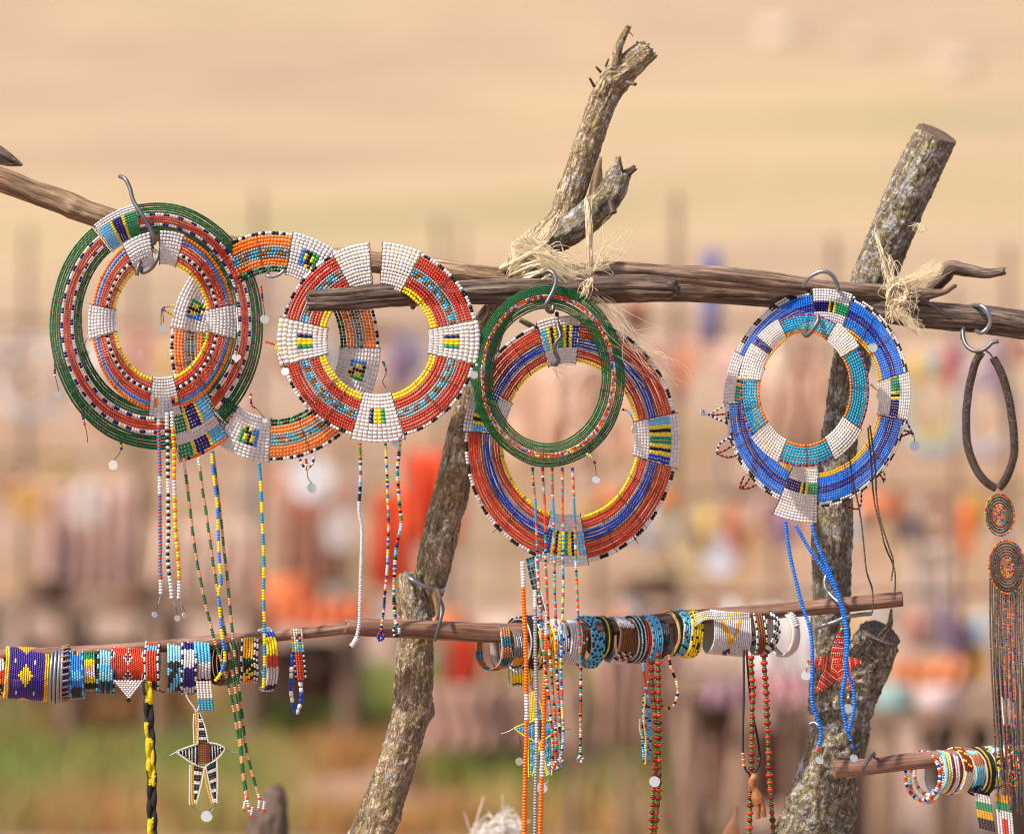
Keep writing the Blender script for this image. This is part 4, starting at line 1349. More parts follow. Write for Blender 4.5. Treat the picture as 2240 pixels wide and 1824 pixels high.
# small loop bracelet on the thin stick
t = thing('loop_bracelet', W(648, 1560, .03), 'small red-centred bracelet with white and blue bead loop hanging alone', 'bracelet', BG)
B = Beads()
for k in range(5):
    for r_ in range(20):
        y = 1378 + r_ * 5.6
        cc = 'cream' if r_ < 2 else (rng.choice(['white', 'orange', 'navy']) if r_ < 5 else (rng.choice(['sky', 'yellow']) if r_ < 9 else ('ored' if k in (1, 2, 3) else ('black' if r_ % 2 else 'white'))))
        B.add(W(638 + k * 5.4 + r_ * .5, y, .022 + (0.012 if k in (0, 4) else 0)), (0, 0, 1), 2.7 * S, 2.7 * S, cc)
B.build('bead_band', t)
for x0, x1, xx in ((640, 640, 0), (655, 658, 1)):
    P = px_line([(x0, 1430 if not xx else 1478, .026), (x1 - 4 * (1 - xx), 1500, .026), (x1, 1535, .026), (648, 1562, .024)])
    B = Beads()
    bead_line(B, P, cyc('white*2 royal*2'), 5 * S, 13 * S)
    g = Geo()
    g.tube(P[::2], .8 * S, 5, raw=True)
    o = g.build('thread', 'thread', t)
    B.singles(o)

# right half: looser bangles seen at an angle
D2 = 0.085
bracelet('loose teal and copper banded bracelet, first right of the forked post', 1079, 1361, 1468, 20, 0.055, segs('teal', 'copper', 'teal', 'copper', 'teal', 'copper', 'brown'), 4, 42, lining=None, roll=6)
bracelet('second teal and copper band crossing the first', 1095, 1363, 1464, 22, 0.052, segs('teal', 'copper', 'teal', 'copper', 'teal', 'copper'), 4, 16, roll=-3)
bracelet('black bangle with yellow stripe and white inner face behind the orange strand', 1140, 1346, 1470, 24, 0.062, segs('black', 'black', ('black', 'yellow', 'black'), ('black', 'yellow', 'black'), 'dark', ['yellow', 'white', 'navy']), 5, 34)
bracelet('white bangle with yellow and black writing-like marks hanging low on the rail', 1138, 1452, 1502, 52, 0.06, segs('white', 'white', 'yellow', ['yellow', 'yellow', 'dark'], 'chalk'), 8, 8)
bracelet('navy and black bangle with white dots, third right of the forked post', 1163, 1344, 1468, 26, 0.066, lambda u, v, i, j: ('black', 'navy', 'black', 'white', 'navy')[(i * 2 + j) % 5] if v < .5 else ('dgreen', 'yellow', 'black')[(i + j // 3) % 3], 5, 32)
bracelet('yellow bangle with red marks beside the white strand', 1186, 1349, 1464, 22, 0.068, lambda u, v, i, j: 'gold' if (i + j * 2) % 9 else 'dred', 5, 28)
bracelet('grey and orange banded bracelet tucked behind the teal ones', 1120, 1362, 1462, 22, 0.06, segs('copper', 'grey', ('grey', 'chalk'), 'grey', 'gold', 'royal'), 5, 26)
bracelet('white bracelet with grey dots and yellow edges behind the white strand', 1207, 1352, 1462, 38, 0.07, lambda u, v, i, j: 'yellow' if u < .18 else ('royal' if (i * 5 + j * 3) % 13 == 0 else ('chalk' if v < .75 else 'yellow')), 7, 22)
bracelet('crumpled white and gold bracelet behind the speckled strands', 1250, 1354, 1456, 40, 0.075, lambda u, v, i, j: ('brown' if u > .65 and v > .2 else 'chalk') if rng.random() > .12 else 'white', 7, 22, rj=.2)
bracelet('bright blue bracelet with black specks right of the gold one', 1284, 1346, 1462, 34, D2, lambda u, v, i, j: 'sky' if (i * 3 + j * 5) % 7 > 1 else 'black', 6, 26)
bracelet('black bracelet with yellow and green stripes', 1312, 1346, 1442, 24, D2, segs(('black', 'dgreen', 'yellow', 'dgreen', 'black')), 5, 28)
bracelet('gold, brown and white patched bracelet', 1350, 1347, 1452, 40, D2, lambda u, v, i, j: ('chalk' if v < .3 or v > .85 else ('brown' if v < .65 else ('white', 'black', 'copper')[(i + j) % 3])), 7, 26, rj=.15)
bracelet('black and white speckled bracelet with white stripe', 1384, 1346, 1452, 24, D2, lambda u, v, i, j: ('black', 'white', 'black', 'lblue')[(i + j * 2) % 4], 5, 28)
bracelet('plain orange-red bangle between speckled and blue bracelets', 1401, 1350, 1446, 11, D2, segs('ored', 'ored', 'red'), 2, 30)
bracelet('pale blue bracelet with red specks left of the dark grey one', 1418, 1343, 1452, 26, D2, lambda u, v, i, j: 'sky' if (i * 5 + j * 3) % 9 else 'dred', 5, 28)
bracelet('dark grey beaded bracelet above the red and green seed necklace', 1440, 1352, 1442, 24, D2, segs('dark', 'grey', 'dark', 'bronze', 'dark'), 5, 24, mat='bead_metal')
bracelet('yellow, green and black striped bangle', 1467, 1334, 1436, 20, D2, segs(('gold', 'dgreen', 'black', 'dgreen', 'gold')), 5, 30)
bracelet('blue flower-patterned bracelet beside the yellow one', 1486, 1331, 1434, 24, D2, lambda u, v, i, j: 'sky' if (i * 2 + j * 3) % 11 > 2 else rng.choice(['red', 'black', 'dgreen', 'sky']), 5, 28)
bracelet('knobbly bright yellow bracelet at the end of the bunch', 1508, 1330, 1441, 28, D2, lambda u, v, i, j: 'yellow' if rng.random() < .87 else 'black', 5, 22, rj=.25)


def cuff_fn(u, v, i, j):
    if abs(v - (0.3 + 0.34 * (1 - abs(u - .46) / .26))) < 0.075 and abs(u - .46) < .27:
        return 'gold'
    if abs(u - .45) * 1.1 + abs(v - .84) * .9 < .12:
        return 'navy' if abs(u - .45) + abs(v - .84) > .03 else 'white'
    return 'chalk' if rng.random() < .7 else 'white'


bracelet('wide white cuff with orange V and navy diamond', 1590, 1333, 1434, 88, D2, cuff_fn, 20, 20, 4.6, roll=2)
B = Beads()
t = thing('folded_strap', W(1560, 1345, .06), 'white beaded strap with yellow mark folded over the stick above the cuff', 'strap')
for r_ in range(5):
    P = px_line([(1520, 1345 + r_ * 6, .055), (1545, 1338 + r_ * 4, .05), (1600, 1340 + r_ * 3.4, .05), (1640, 1342 + r_ * 3, .055)])
    bead_line(B, P, cyc('chalk*9 white*4 yellow*3 chalk*6'), 2.4 * S, 5 * S)
B.build('bead_band', t)
bracelet('gold-centred bracelet with white edges right of the cuff', 1656, 1334, 1433, 26, D2, lambda u, v, i, j: 'brown' if .25 < u < .75 else ('white', 'white', 'black')[j % 3], 5, 14)
bracelet('black and white twisted bead bangle', 1674, 1326, 1432, 18, D2, lambda u, v, i, j: ('white', 'black', 'dgreen', 'white')[(i + j) % 4], 3, 26, lining=None)
t = thing('leather_bangle', W(1712, 1438, D2), 'pale leather bangle, last on the stick before the sawn post', 'bangle', BG)
cc, ax, fwd, up = ring_frame(1712, 1386, D2, 36)
v, f = [], []
for k in range(48):
    a = 2 * math.pi * k / 48
    for u, q in ((-11, 0), (-7, 2), (7, 2), (11, 0), (11, -4), (-11, -4)):
        r0 = 50 + q + 1.2 * noise.noise(Vector((a * 2, u, 1)))
        v.append(tuple(cc + ax * u * S + (fwd * math.cos(a) * .96 + up * math.sin(a)) * r0 * S))
for k in range(48):
    for e in range(6):
        f.append([k * 6 + e, ((k + 1) % 48) * 6 + e, ((k + 1) % 48) * 6 + (e + 1) % 6, k * 6 + (e + 1) % 6])
add_mesh('band', v, f, 'white_leather', t)
B = Beads()
P = np.array([cc + (fwd * math.cos(a) * .96 + up * math.sin(a)) * 53 * S for a in np.linspace(R(20), R(110), 30)])
bead_line(B, P, cyc('white chalk'), 9 * S, 5 * S)
B.build('bead_wrap', t)

# lower right bunch
D3 = 0.065
for k, (x, a, b, pat, lab) in enumerate(((2018, 1640, 1752, 'white*2 ored*2 white*1 royal*1', 'thin white and orange dashed bangle, leftmost in the lower right corner'), (2026, 1650, 1757, 'sky*2 orange*2 white*2 yellow*1', 'thin blue and orange dashed bangle under the white one'),
                                         (2034, 1642, 1742, 'white*3 ored*1', 'thin white bangle with red ticks beside the dashed ones'))):
    cc, ax, fwd, up = ring_frame(x, (a + b) / 2, D3, 42, 4)
    t = thing('thin_bangle', cc - Vector((0, 0, (b - a) / 2 * S)), lab, 'bangle', BG)
    rz = (b - a) / 2 * S - 3 * S
    P = np.array([cc + fwd * math.cos(q) * rz * .95 + up * math.sin(q) * rz for q in np.linspace(0, 2 * math.pi, 60)])
    B = Beads()
    bead_line(B, P, cyc(pat), 4.6 * S, 5.5 * S)
    B.build('bead_strand', t)
for lab, x, a, b, w, fn, rows in (('pink, white and yellow striped bracelet in the lower right corner', 2064, 1640, 1738, 44, segs(('sky', 'yellow', 'white', 'dred', 'white', 'white', 'dred')), 7),
                                  ('dark red bracelet with yellow zigzag in the lower right corner', 2092, 1634, 1736, 26, lambda u, v, i, j: 'yellow' if (i + j) % 5 == 0 else ('dred' if v < .5 else 'white'), 5),
                                  ('blue and copper blocked bracelet in the lower right corner', 2118, 1638, 1730, 26, segs('lblue', 'copper', 'lblue', 'sky', 'dark'), 5),
                                  ('black and yellow striped bracelet in the lower right corner', 2140, 1632, 1740, 26, segs(('black', 'gold', 'black', 'dgreen', 'black')), 5),
                                  ('yellow, blue and red speckled bracelet nearest the long fringe', 2166, 1630, 1728, 28, segs(['yellow', 'sky', 'dred', 'white'], ['gold', 'black'], ['yellow', 'sky'], ['dred', 'white']), 5),
                                  ('black and white bracelet partly behind the long fringe', 2196, 1628, 1722, 28, segs(['black', 'white', 'gold'], ['dred', 'white', 'dark'], ['black', 'yellow']), 5)):
    bracelet(lab, x, a, b, w, D3, fn, rows, 30)
for x, y, lab, cols_ in ((2146, 1760, 'small hanging bead flag of green, yellow and white', ('black', 'white', 'lgreen', 'gold', 'dark')), (2194, 1778, 'small hanging bead flag of green and white with red stripe', ('gold', 'lgreen', 'white', 'ored', 'white'))):
    t = thing('bead_flag', W(x, y + 50, .05), lab, 'flag')
    B = Beads()
    for r_ in range(16):
        for k in range(6):
            cc = cols_[min(4, r_ // 3)]
            if cols_[3] == 'ored' and r_ > 8:
                cc = 'ored' if k in (2, 3) else 'white'
            B.add(W(x - 15 + k * 6 + r_ * (.5 if cols_[3] == 'ored' else .9), y - 42 + r_ * 6 + k * 1.5, .05), (0, 0, 1), 3 * S, 3 * S, cc)
    B.build('bead_weave', t)

# ------------------------------------------------------------------ wire hooks and ties
HG = 'wire hooks holding the collars'


def wire(label, pts, r=4.2, mat='dull_steel', name='wire_hook', cat='hook', group=HG):
    P = [tuple(W(*p)) for p in pts]
    g = Geo()
    g.tube(P, r * S, 9, step=3 * S)
    o = g.build(name, mat)
    tag(o, label, cat, group)
    return o


wire('long bent wire hook standing above the big green collar', [(262, 386, -.02), (274, 392, -.03), (284, 412, -.035), (292, 440, -.04), (310, 468, -.045), (326, 495, -.045), (337, 520, -.045), (338, 532, -.04), (330, 530, -.03), (334, 545, -.035), (345, 555, -.05), (342, 570, -.055), (330, 588, -.05), (312, 596, -.045), (308, 585, -.04)], 4.6)
wire('second wire end dangling inside the small red collar', [(300, 603, -.05), (301, 590, -.05), (306, 575, -.045), (318, 562, -.02)], 4.4)
wire('pale wire hook at the top of the orange collar', [(622, 590, .0), (612, 600, -.002), (596, 606, -.004), (584, 602, .0), (590, 592, .03)], 3.6, 'steel')
wire('rusty wire loop under the dark split rail', [(900, 628, .03), (908, 655, .02), (906, 672, .0), (901, 674, -.004), (900, 662, -.02)], 3, 'copper_wire')
wire('wire hook holding the slim green collar', [(1186, 600, -.014), (1200, 593, -.02), (1212, 600, -.026), (1216, 616, -.04), (1210, 636, -.05), (1200, 655, -.055), (1194, 668, -.055), (1199, 680, -.05), (1208, 682, -.035), (1210, 668, -.028)], 4.6)
wire('curved wire hook on the red and blue collar top panel', [(1218, 685, .02), (1221, 715, .0), (1226, 736, -.008), (1216, 750, -.012), (1214, 770, -.012), (1222, 786, -.012), (1216, 798, -.01), (1208, 794, .0)], 4.4)
wire('pale wire hook over the slim rail above the blue collar', [(1756, 628, .02), (1772, 606, .01), (1798, 594, .005), (1818, 600, .005), (1830, 618, .01), (1834, 640, .03)], 4.6, 'steel')
wire('thick wire hook through the turquoise collar', [(1788, 690, -.028), (1790, 700, -.03), (1784, 712, -.032), (1774, 726, -.03), (1764, 734, -.024), (1758, 728, -.01)], 5.4)
wire('pale wire ring round the dark rail at the right', [(2105, 742, .02), (2106, 728, .02), (2108, 720, .03), (2130, 690, .09), (2122, 672, .06), (2140, 668, .02), (2156, 676, .008), (2166, 700, .006), (2160, 718, .008), (2146, 728, .012), (2128, 720, .05)], 5, 'steel')
wire('wire hook holding the bronze tube necklace', [(2106, 722, .02), (2108, 742, .012), (2116, 758, .005), (2132, 768, -.002), (2150, 766, -.004), (2162, 758, -.006), (2170, 750, -.006), (2184, 747, -.006)], 4.6)
TG = 'wire ties round the posts'
wire('pale wire tie round the forked post shoulder', [(886, 1252, .1), (896, 1264, .055), (920, 1278, .05), (945, 1288, .055), (968, 1292, .07), (970, 1286, .1)], 4.6, 'steel', 'wire_tie', 'wire', TG)
wire('bent wire gripping the peeled stick beside the forked post', [(958, 1390, .03), (952, 1398, .02), (960, 1370, .012), (966, 1340, .015), (962, 1312, .04), (954, 1318, .07), (958, 1360, .07)], 4.2, 'dull_steel', 'wire_tie', 'wire', TG)
wire('pale curved wire on the sawn post above the stick', [(1822, 1238, .085), (1806, 1262, .075), (1806, 1285, .07), (1822, 1306, .06), (1842, 1324, .05), (1850, 1340, .05)], 4.2, 'steel', 'wire_tie', 'wire', TG)
wire('pale wire tie round the stump of the right post', [(1786, 1374, .07), (1800, 1368, .06), (1826, 1360, .055), (1850, 1350, .05), (1880, 1344, .06), (1905, 1342, .08)], 4.8, 'steel', 'wire_tie', 'wire', TG)
wire('short wire end crossing the right post low down', [(1770, 1584, .06), (1782, 1580, .06), (1796, 1590, .055), (1818, 1594, .055)], 3.6, 'steel', 'wire_tie', 'wire', TG)
wire('wire loop round the hollow stick at lower right', [(1885, 1690, .03), (1893, 1672, .025), (1908, 1652, .03), (1912, 1650, .05), (1900, 1690, .08)], 4, 'dull_steel', 'wire_tie', 'wire', TG)

# ------------------------------------------------------------------ sisal lashings


def fibres(parent, name, n, a, b, spread_a, spread_b, sag=0.0, r=0.55, curl=12, dyr=(-.02, .02), seed=0, mat='sisal', dy=0.02):
    q = random.Random(seed)
    g = Geo()
    for _ in range(n):
        x0, y0 = a[0] + q.gauss(0, spread_a), a[1] + q.gauss(0, spread_a)
        x1, y1 = b[0] + q.gauss(0, spread_b), b[1] + q.gauss(0, spread_b)
        d0, d1 = dy + q.uniform(*dyr) * .3, dy + q.uniform(*dyr)
        m = []
        for k in (0.33, 0.66):
            m.append((x0 + (x1 - x0) * k + q.gauss(0, curl), y0 + (y1 - y0) * k + q.gauss(0, curl) + sag, d0 + (d1 - d0) * k + q.gauss(0, .004)))
        P = [tuple(W(*p)) for p in ((x0, y0, d0), *m, (x1, y1, d1))]
        g.tube(P, [r * S * 1.3, r * S, r * S * .5], 4, step=7 * S, cap=False)
    return g.build(name, mat, parent)


t = thing('sisal_lashing', W(1160, 620, .04), 'frayed cream sisal lashing round the forked post and rails', 'rope')
for k in range(9):
    pts = []
    jx, jy = rng.uniform(-12, 12), rng.uniform(-8, 8)
    for s_ in range(13):
        a = 2 * math.pi * s_ / 12
        cx, cy = 1146 + k * 4 + jx * .4, 562 + k * 4 + jy
        pts.append(tuple(W(cx + math.cos(a) * 52 + math.sin(a) * 6, cy + math.cos(a) * (-22 + jx) + k * 1.5, .055 - math.sin(a) * .052)))
    g = Geo()
    g.tube(pts, 3.4 * S, 7, step=4 * S)
    g.build('rope_turn', 'sisal', t)
fibres(t, 'loose_fibres', 150, (1140, 536), (1244, 624), 10, 15, -8, .6, 6, (-.02, .02), 1, dy=.012)
fibres(t, 'loose_fibres', 60, (1180, 555), (1262, 596), 14, 22, 0, .6, 12, (-.02, .02), 7, dy=.01)
fibres(t, 'loose_fibres', 70, (1165, 520), (1122, 594), 9, 9, 0, .6, 8, (-.02, .02), 2, dy=.02)
fibres(t, 'loose_fibres', 20, (1225, 470), (1165, 555), 6, 10, 0, .7, 6, (-.01, .01), 3, dy=.035)
fibres(t, 'frayed_tail', 26, (1290, 640), (1420, 770), 10, 34, 12, .5, 14, (-.02, .02), 4, dy=.0)
fibres(t, 'frayed_tail', 12, (1400, 760), (1490, 835), 14, 14, 0, .4, 8, (-.02, .02), 5, dy=.0)
fibres(t, 'loose_fibres', 10, (1200, 790), (1245, 835), 14, 14, 0, .4, 16, (-.02, .02), 6, dy=.02)
for k in range(16):
    q = random.Random(k + 90)
    x0 = q.uniform(1118, 1180)
    g = Geo()
    g.tube([tuple(W(x0 + 20 + q.uniform(-6, 6), 520 - (x0 - 1118) * .4 + q.uniform(-8, 8), .06)), tuple(W(x0 - 4, 545 + q.uniform(-6, 6), .035)), tuple(W(x0 + 6 + q.uniform(-8, 8), 585 + q.uniform(-8, 8), .026)),
            tuple(W(x0 + 34 + q.uniform(-10, 10), 618 + q.uniform(-8, 8), .012)), tuple(W(x0 + 50 + q.uniform(-10, 14), 640 + q.uniform(-6, 6), .03))], q.uniform(1.4, 2.6) * S, 6, step=5 * S)
    g.build('rope_turn', 'sisal', t)
t = thing('sisal_tie', W(1290, 620, .04), 'upright sisal strand tied from the broken fork down to the rail', 'rope')
fibres(t, 'strand', 46, (1284, 436), (1292, 620), 3, 4, 0, .8, 3, (-.006, .006), 11, dy=.02)
fibres(t, 'strand', 26, (1292, 612), (1276, 640), 3, 9, 0, .8, 4, (-.006, .006), 12, dy=-.018)
fibres(t, 'loose_fibres', 16, (1296, 590), (1345, 520), 5, 22, 0, .5, 12, (-.02, .02), 13, dy=.01)
fibres(t, 'loose_fibres', 6, (1300, 560), (1372, 550), 8, 20, 0, .5, 10, (-.02, .02), 14, dy=.01)
t = thing('sisal_lashing', W(1960, 700, .06), 'frayed sisal knot on the sawn post where the rails meet', 'rope')
fibres(t, 'strand', 34, (1916, 512), (1950, 640), 3, 4, 0, .7, 2.5, (-.008, .008), 21, dy=.05)
fibres(t, 'strand', 26, (1945, 560), (1955, 640), 5, 6, 0, .7, 6, (-.01, .01), 28, dy=.045)
fibres(t, 'frayed_tail', 110, (1962, 628), (2052, 588), 5, 9, 4, .5, 6, (-.03, .01), 22, dy=.03, mat='sisal')
fibres(t, 'frayed_tail', 60, (1962, 682), (2010, 722), 6, 11, 0, .5, 5, (-.03, .01), 23, dy=.02)
fibres(t, 'loose_fibres', 50, (1955, 620), (1980, 668), 10, 16, 0, .6, 18, (-.02, .02), 24, dy=.015)
fibres(t, 'strand', 30, (1965, 620), (1945, 700), 6, 8, 0, .8, 6, (-.01, .01), 25, dy=.02)
for k in range(4):
    g = Geo()
    g.tube([tuple(W(1962 + math.cos(a) * (14 + k * 2), 640 + math.sin(a) * (18 + k * 2) + k * 3, .02 + math.cos(a * 2 + k) * .008)) for a in np.linspace(0, 6.0, 12)], 3.2 * S, 7, step=3 * S)
    g.build('knot_turn', 'sisal', t)
fibres(t, 'loose_fibres', 10, (2000, 492), (2015, 505), 4, 6, 0, .5, 8, (-.01, .01), 26, dy=.07)
t = thing('sisal_tuft', W(1090, 1860, .5), 'blurred white frayed fibre tuft at the bottom edge', 'rope')
fibres(t, 'fibres', 120, (1085, 1890), (1092, 1812), 26, 26, 0, 2.6, 16, (-.04, .04), 31, dy=.5, mat='sisal_grey')

# ------------------------------------------------------------------ hanging ornaments


def bead_fill(B, quads, dy, n, colfn, r, along=False):
    """fill between two pixel polylines L and Rr with n rows of beads"""
    L, Q = quads
    L = spline(L, 2.0); Q = spline(Q, 2.0)
    for k in range(n):
        t_ = (k + .5) / n
        a = L[int(t_ * (len(L) - 1))]; b = Q[int(t_ * (len(Q) - 1))]
        d = math.hypot(*(b - a)[:2])
        m = max(1, int(d / (r * 2)))
        for j in range(m):
            u = (j + .5) / m
            p = a + (b - a) * u
            cdir = (b - a)
            B.add(W(p[0], p[1], dy - 0.002 * math.sin(u * math.pi)), (cdir[0], 0, -cdir[1]), r * S * .95, d / m * .5 * S * .95, colfn(k, n, u))


def figure(label, ox, oy, dy, c_edge, c_in, c_mid, c_stripe, sc=1.0):
    t = thing('figure_pendant', W(ox, oy + 150 * sc, dy), label, 'pendant')

    def X(pts):
        return [(ox + x * sc, oy + y * sc) for x, y in pts]
    two = lambda k, n, u: c_stripe[(k // 2) % len(c_stripe)]
    one = lambda k, n, u: c_stripe[k % len(c_stripe)]
    for nm, quad, n, fn in (('top_arm', ([(-13, -88), (-12, -60), (-12, -22)], [(-9, -88), (0, -60), (8, -22)]), 20, two),
                            ('side_arm', ([(-14, -19), (-26, -14), (-42, -8), (-56, -4)], [(-14, 24), (-26, 16), (-42, 5), (-56, -2)]), 18, one),
                            ('side_arm', ([(14, -21), (24, -19), (34, -16), (43, -13)], [(14, 18), (24, 10), (34, 0), (43, -8)]), 14, one),
                            ('centre', ([(-12, -20), (-12, 0), (-12, 22)], [(12, -22), (12, 0), (12, 20)]), 11, lambda k, n, u: c_mid),
                            ('leg', ([(-22, 25), (-22, 70), (-22, 108)], [(-1, 27), (-10, 70), (-18, 108)]), 24, two),
                            ('leg', ([(4, 27), (12, 62), (22, 106)], [(26, 16), (27, 62), (27, 106)]), 24, two)):
        B = Beads()
        bead_fill(B, (X(quad[0]), X(quad[1])), dy, n, fn, 2.3)
        B.build(nm, t)
    for c_, pl in ((c_edge, [(-22, -88), (-22, -50), (-21, -22)]), (c_in, [(-17, -92), (-17, -50), (-16, -22)]), (c_edge, [(-12, -90), (-13, -22)]), (c_edge, [(-9, -90), (3, -58), (10, -24)]),
                   (c_edge, [(-13, -22), (-34, -15), (-60, -5)]), (c_edge, [(-60, -3), (-34, 15), (-13, 26), (0, 30)]), (c_edge, [(12, -24), (30, -21), (46, -13)]), (c_edge, [(46, -11), (36, 5), (22, 16), (3, 28)]),
                   (c_edge, [(-30, 24), (-31, 70), (-31, 112)]), (c_in, [(-26, 24), (-26, 70), (-25, 112)]), (c_edge, [(2, 29), (-7, 72), (-17, 110)]),
                   (c_in, [(-1, 30), (7, 70), (18, 110)]), (c_edge, [(4, 28), (11, 62), (21, 108)]), (c_edge, [(29, 14), (30, 62), (29, 108)])):
        B = Beads()
        bead_line(B, px_line([(ox + x * sc, oy + y * sc, dy - .002) for x, y in pl]), cyc(c_), 2.0 * S, 3.6 * S)
        B.build('edging', t)
    for p in ([(-60, -4), (-74, 4), (-92, 10)], [(46, -12), (58, -4), (76, -2)], [(-26, 112), (-18, 122), (-6, 132)], [(26, 108), (22, 120), (14, 130)]):
        g = Geo()
        g.tube([tuple(W(ox + x * sc, oy + y * sc, dy)) for x, y in p], 1.5 * S, 6, step=2 * S)
        g.build('chain', 'steel', t)
    disc(t, W(ox + 6 * sc, oy + 137 * sc, dy), 13 * S, 'disc', (0.2, -1, .5))
    return t


f1 = figure('black and white striped bead figure with brown centre hanging under the chequered bracelet', 446, 1648, .03, 'white', 'gold', 'dred', ('black', 'black', 'white'))
g = Geo()
g.tube([tuple(W(*p)) for p in ((407, 1512, .03), (410, 1526, .03), (424, 1546, .03), (430, 1556, .03), (436, 1544, .03), (440, 1532, .035))], 2.2 * S, 7, step=3 * S)
g.build('loop', 'white_leather', f1)
f2 = figure('yellow and blue bead figure hanging behind the orange strands', 1180, 1596, .03, 'yellow', 'yellow', 'black', ('turq', 'turq', 'sky'), 0.92)
g = Geo()
g.tube([tuple(W(*p)) for p in ((1136, 1608, .03), (1138, 1625, .03), (1134, 1650, .03))], 1.4 * S, 6, step=3 * S)
g.build('chain', 'thread', f2)
disc(f2, W(1136, 1665, .03), 9 * S, 'disc', (.5, -1, .1))
g = Geo()
g.tube([tuple(W(*p)) for p in ((1165, 1480, .04), (1163, 1500, .035), (1166, 1508, .03))], 2 * S, 6, step=3 * S)
g.build('loop', 'thread', f2)

# starfish
t = thing('starfish_pendant', W(1828, 1520, .05), 'red and orange bead starfish hanging on the right post', 'pendant')
cx, cy = 1833, 1455
for a, ln in ((86, 74), (8, 52), (-58, 66), (-128, 76), (172, 68)):
    ca, sa = math.cos(R(a)), -math.sin(R(a))
    nx, ny = -sa, ca
    L, Q = [], []
    for s_, hw in ((2, 15), (ln * .35, 17), (ln * .7, 12), (ln, 3)):
        L.append((cx + ca * s_ + nx * hw, cy + sa * s_ + ny * hw)); Q.append((cx + ca * s_ - nx * hw, cy + sa * s_ - ny * hw))
    B = Beads()
    bead_fill(B, (L, Q), .036, int(ln / 3.2), lambda k, n, u: ('ored', 'ored', 'red', 'pink')[k % 4] if rng.random() < .93 else 'purple', 2.1)
    B.build('arm', t)
pendant(t, [(1768, 1448, .045), (1765, 1460, .045), (1763, 1468, .045)], 'yellow', 11, (0, -1, .3), bead_r=1.6)
pendant(t, [(1856, 1515, .045), (1855, 1530, .045), (1855, 1540, .045)], 'white', 11, (.2, -1, .1), bead_r=3)
pendant(t, [(1838, 1382, .045), (1842, 1372, .045), (1840, 1362, .045)], 'ored lgreen yellow', 0, bead_r=3, chain_from=1)

# long orange, white and grey strands under the red and blue collar
t = thing('bead_necklace', W(1160, 1830, -.01), 'long orange, white and grey bead necklace with teal band below the lowest collar', 'necklace')
LD = -.03
strand(t, [(1143, 1228, -.005), (1145, 1300, -.015), (1150, 1420, LD), (1152, 1560, LD), (1149, 1700, LD), (1146, 1850, LD)], [(.1, 'white'), (.37, 'orange'), (.09, 'white'), (.44, 'orange')], 6, 6.4)
strand(t, [(1170, 1290, -.005), (1171, 1400, LD), (1174, 1560, LD), (1173, 1700, LD), (1170, 1850, LD)], [(.08, 'white'), (.42, 'silver'), (.1, 'white'), (.4, 'silver')], 5, 6)
strand(t, [(1194, 1345, -.005), (1193, 1440, LD), (1190, 1560, LD), (1186, 1680, LD), (1180, 1850, LD)], [(.1, 'white'), (.5, 'orange'), (.11, 'white'), (.29, 'orange')], 6, 6.4)
B = Beads()
bead_fill(B, ([(1150, 1222), (1162, 1280), (1182, 1340)], [(1170, 1216), (1180, 1270), (1197, 1335)]), 0.0, 26, lambda k, n, u: rng.choice(['teal', 'turq', 'black', 'teal']) if k < 15 or k > 19 else 'black', 2.8)
B.build('teal_band', t)
strand(t, [(1172, 1218, -.004), (1176, 1260, -.004), (1186, 1300, -.004), (1198, 1345, -.004)], 'white', 3.2, 4.6)

# red and green seed necklaces
SG = 'red and green seed necklaces hanging from the stick'


def seed_necklace(label, lines, dy):
    t = thing('seed_necklace', W(lines[0][-1][0], lines[0][-1][1], dy), label, 'necklace', SG)
    for pts in lines:
        P = px_line([(x, y, dy) for x, y in pts])
        g = Geo()
        g.tube(P[::2], 1.0 * S, 5, raw=True)
        o = g.build('strand', 'thread', t)
        pos, tan, st = arc_resample(P, 16.5 * S)
        B = Beads(); C = Beads()
        for p, q in zip(pos, tan):
            q = np.asarray(q) / np.linalg.norm(q)
            B.add(p, q, rng.uniform(6.0, 8.8) * S, rng.uniform(3.6, 4.7) * S, rng.choice(['red', 'dred', 'dred', 'dred', 'red']), .4)
            C.add(p + q * 6.4 * S, q, 5 * S, 2.0 * S, 'lime', .15)
            C.add(p + q * 10.2 * S, q, 5 * S, 2.0 * S, 'lime', .15)
        B.singles(o, 'seed')
        C.singles(o, 'bead')
    return t


seed_necklace('red and green seed necklace below the dark grey bracelet, doubled', [[(1425, 1440), (1428, 1520), (1436, 1600), (1432, 1700), (1426, 1780), (1424, 1850)], [(1440, 1425), (1440, 1500), (1441, 1600), (1442, 1700), (1436, 1780), (1432, 1850)]], .03)
seed_necklace('red and green seed necklace below the cuff, looping down in two lines', [[(1643, 1430), (1646, 1500), (1645, 1580), (1644, 1680), (1641, 1760), (1639, 1850)], [(1671, 1425), (1675, 1500), (1679, 1580), (1682, 1680), (1688, 1760), (1692, 1850)]], .035)
t = thing('bead_necklace', W(1460, 1560, .04), 'thin tan and white bead loop beside the red and green seeds', 'necklace')
strand(t, [(1463, 1432, .05), (1468, 1460, .045), (1480, 1490, .04), (1483, 1515, .04), (1474, 1540, .04), (1460, 1549, .04), (1444, 1543, .04)], ['tan', 'white', 'gold', 'pink', 'black', 'tan'], 3.6, 6)
t = thing('long_pendant', W(1412, 1680, .03), 'long narrow blue bead pendant edged in orange beside the seed necklace', 'pendant')
B = Beads()
bead_fill(B, ([(1406, 1520), (1404, 1570), (1402, 1620), (1406, 1668)], [(1420, 1520), (1424, 1570), (1426, 1620), (1422, 1668)]), .03, 30, lambda k, n, u: rng.choice(['sky', 'turq', 'black', 'sky']), 2.6)
B.build('bead_weave', t)
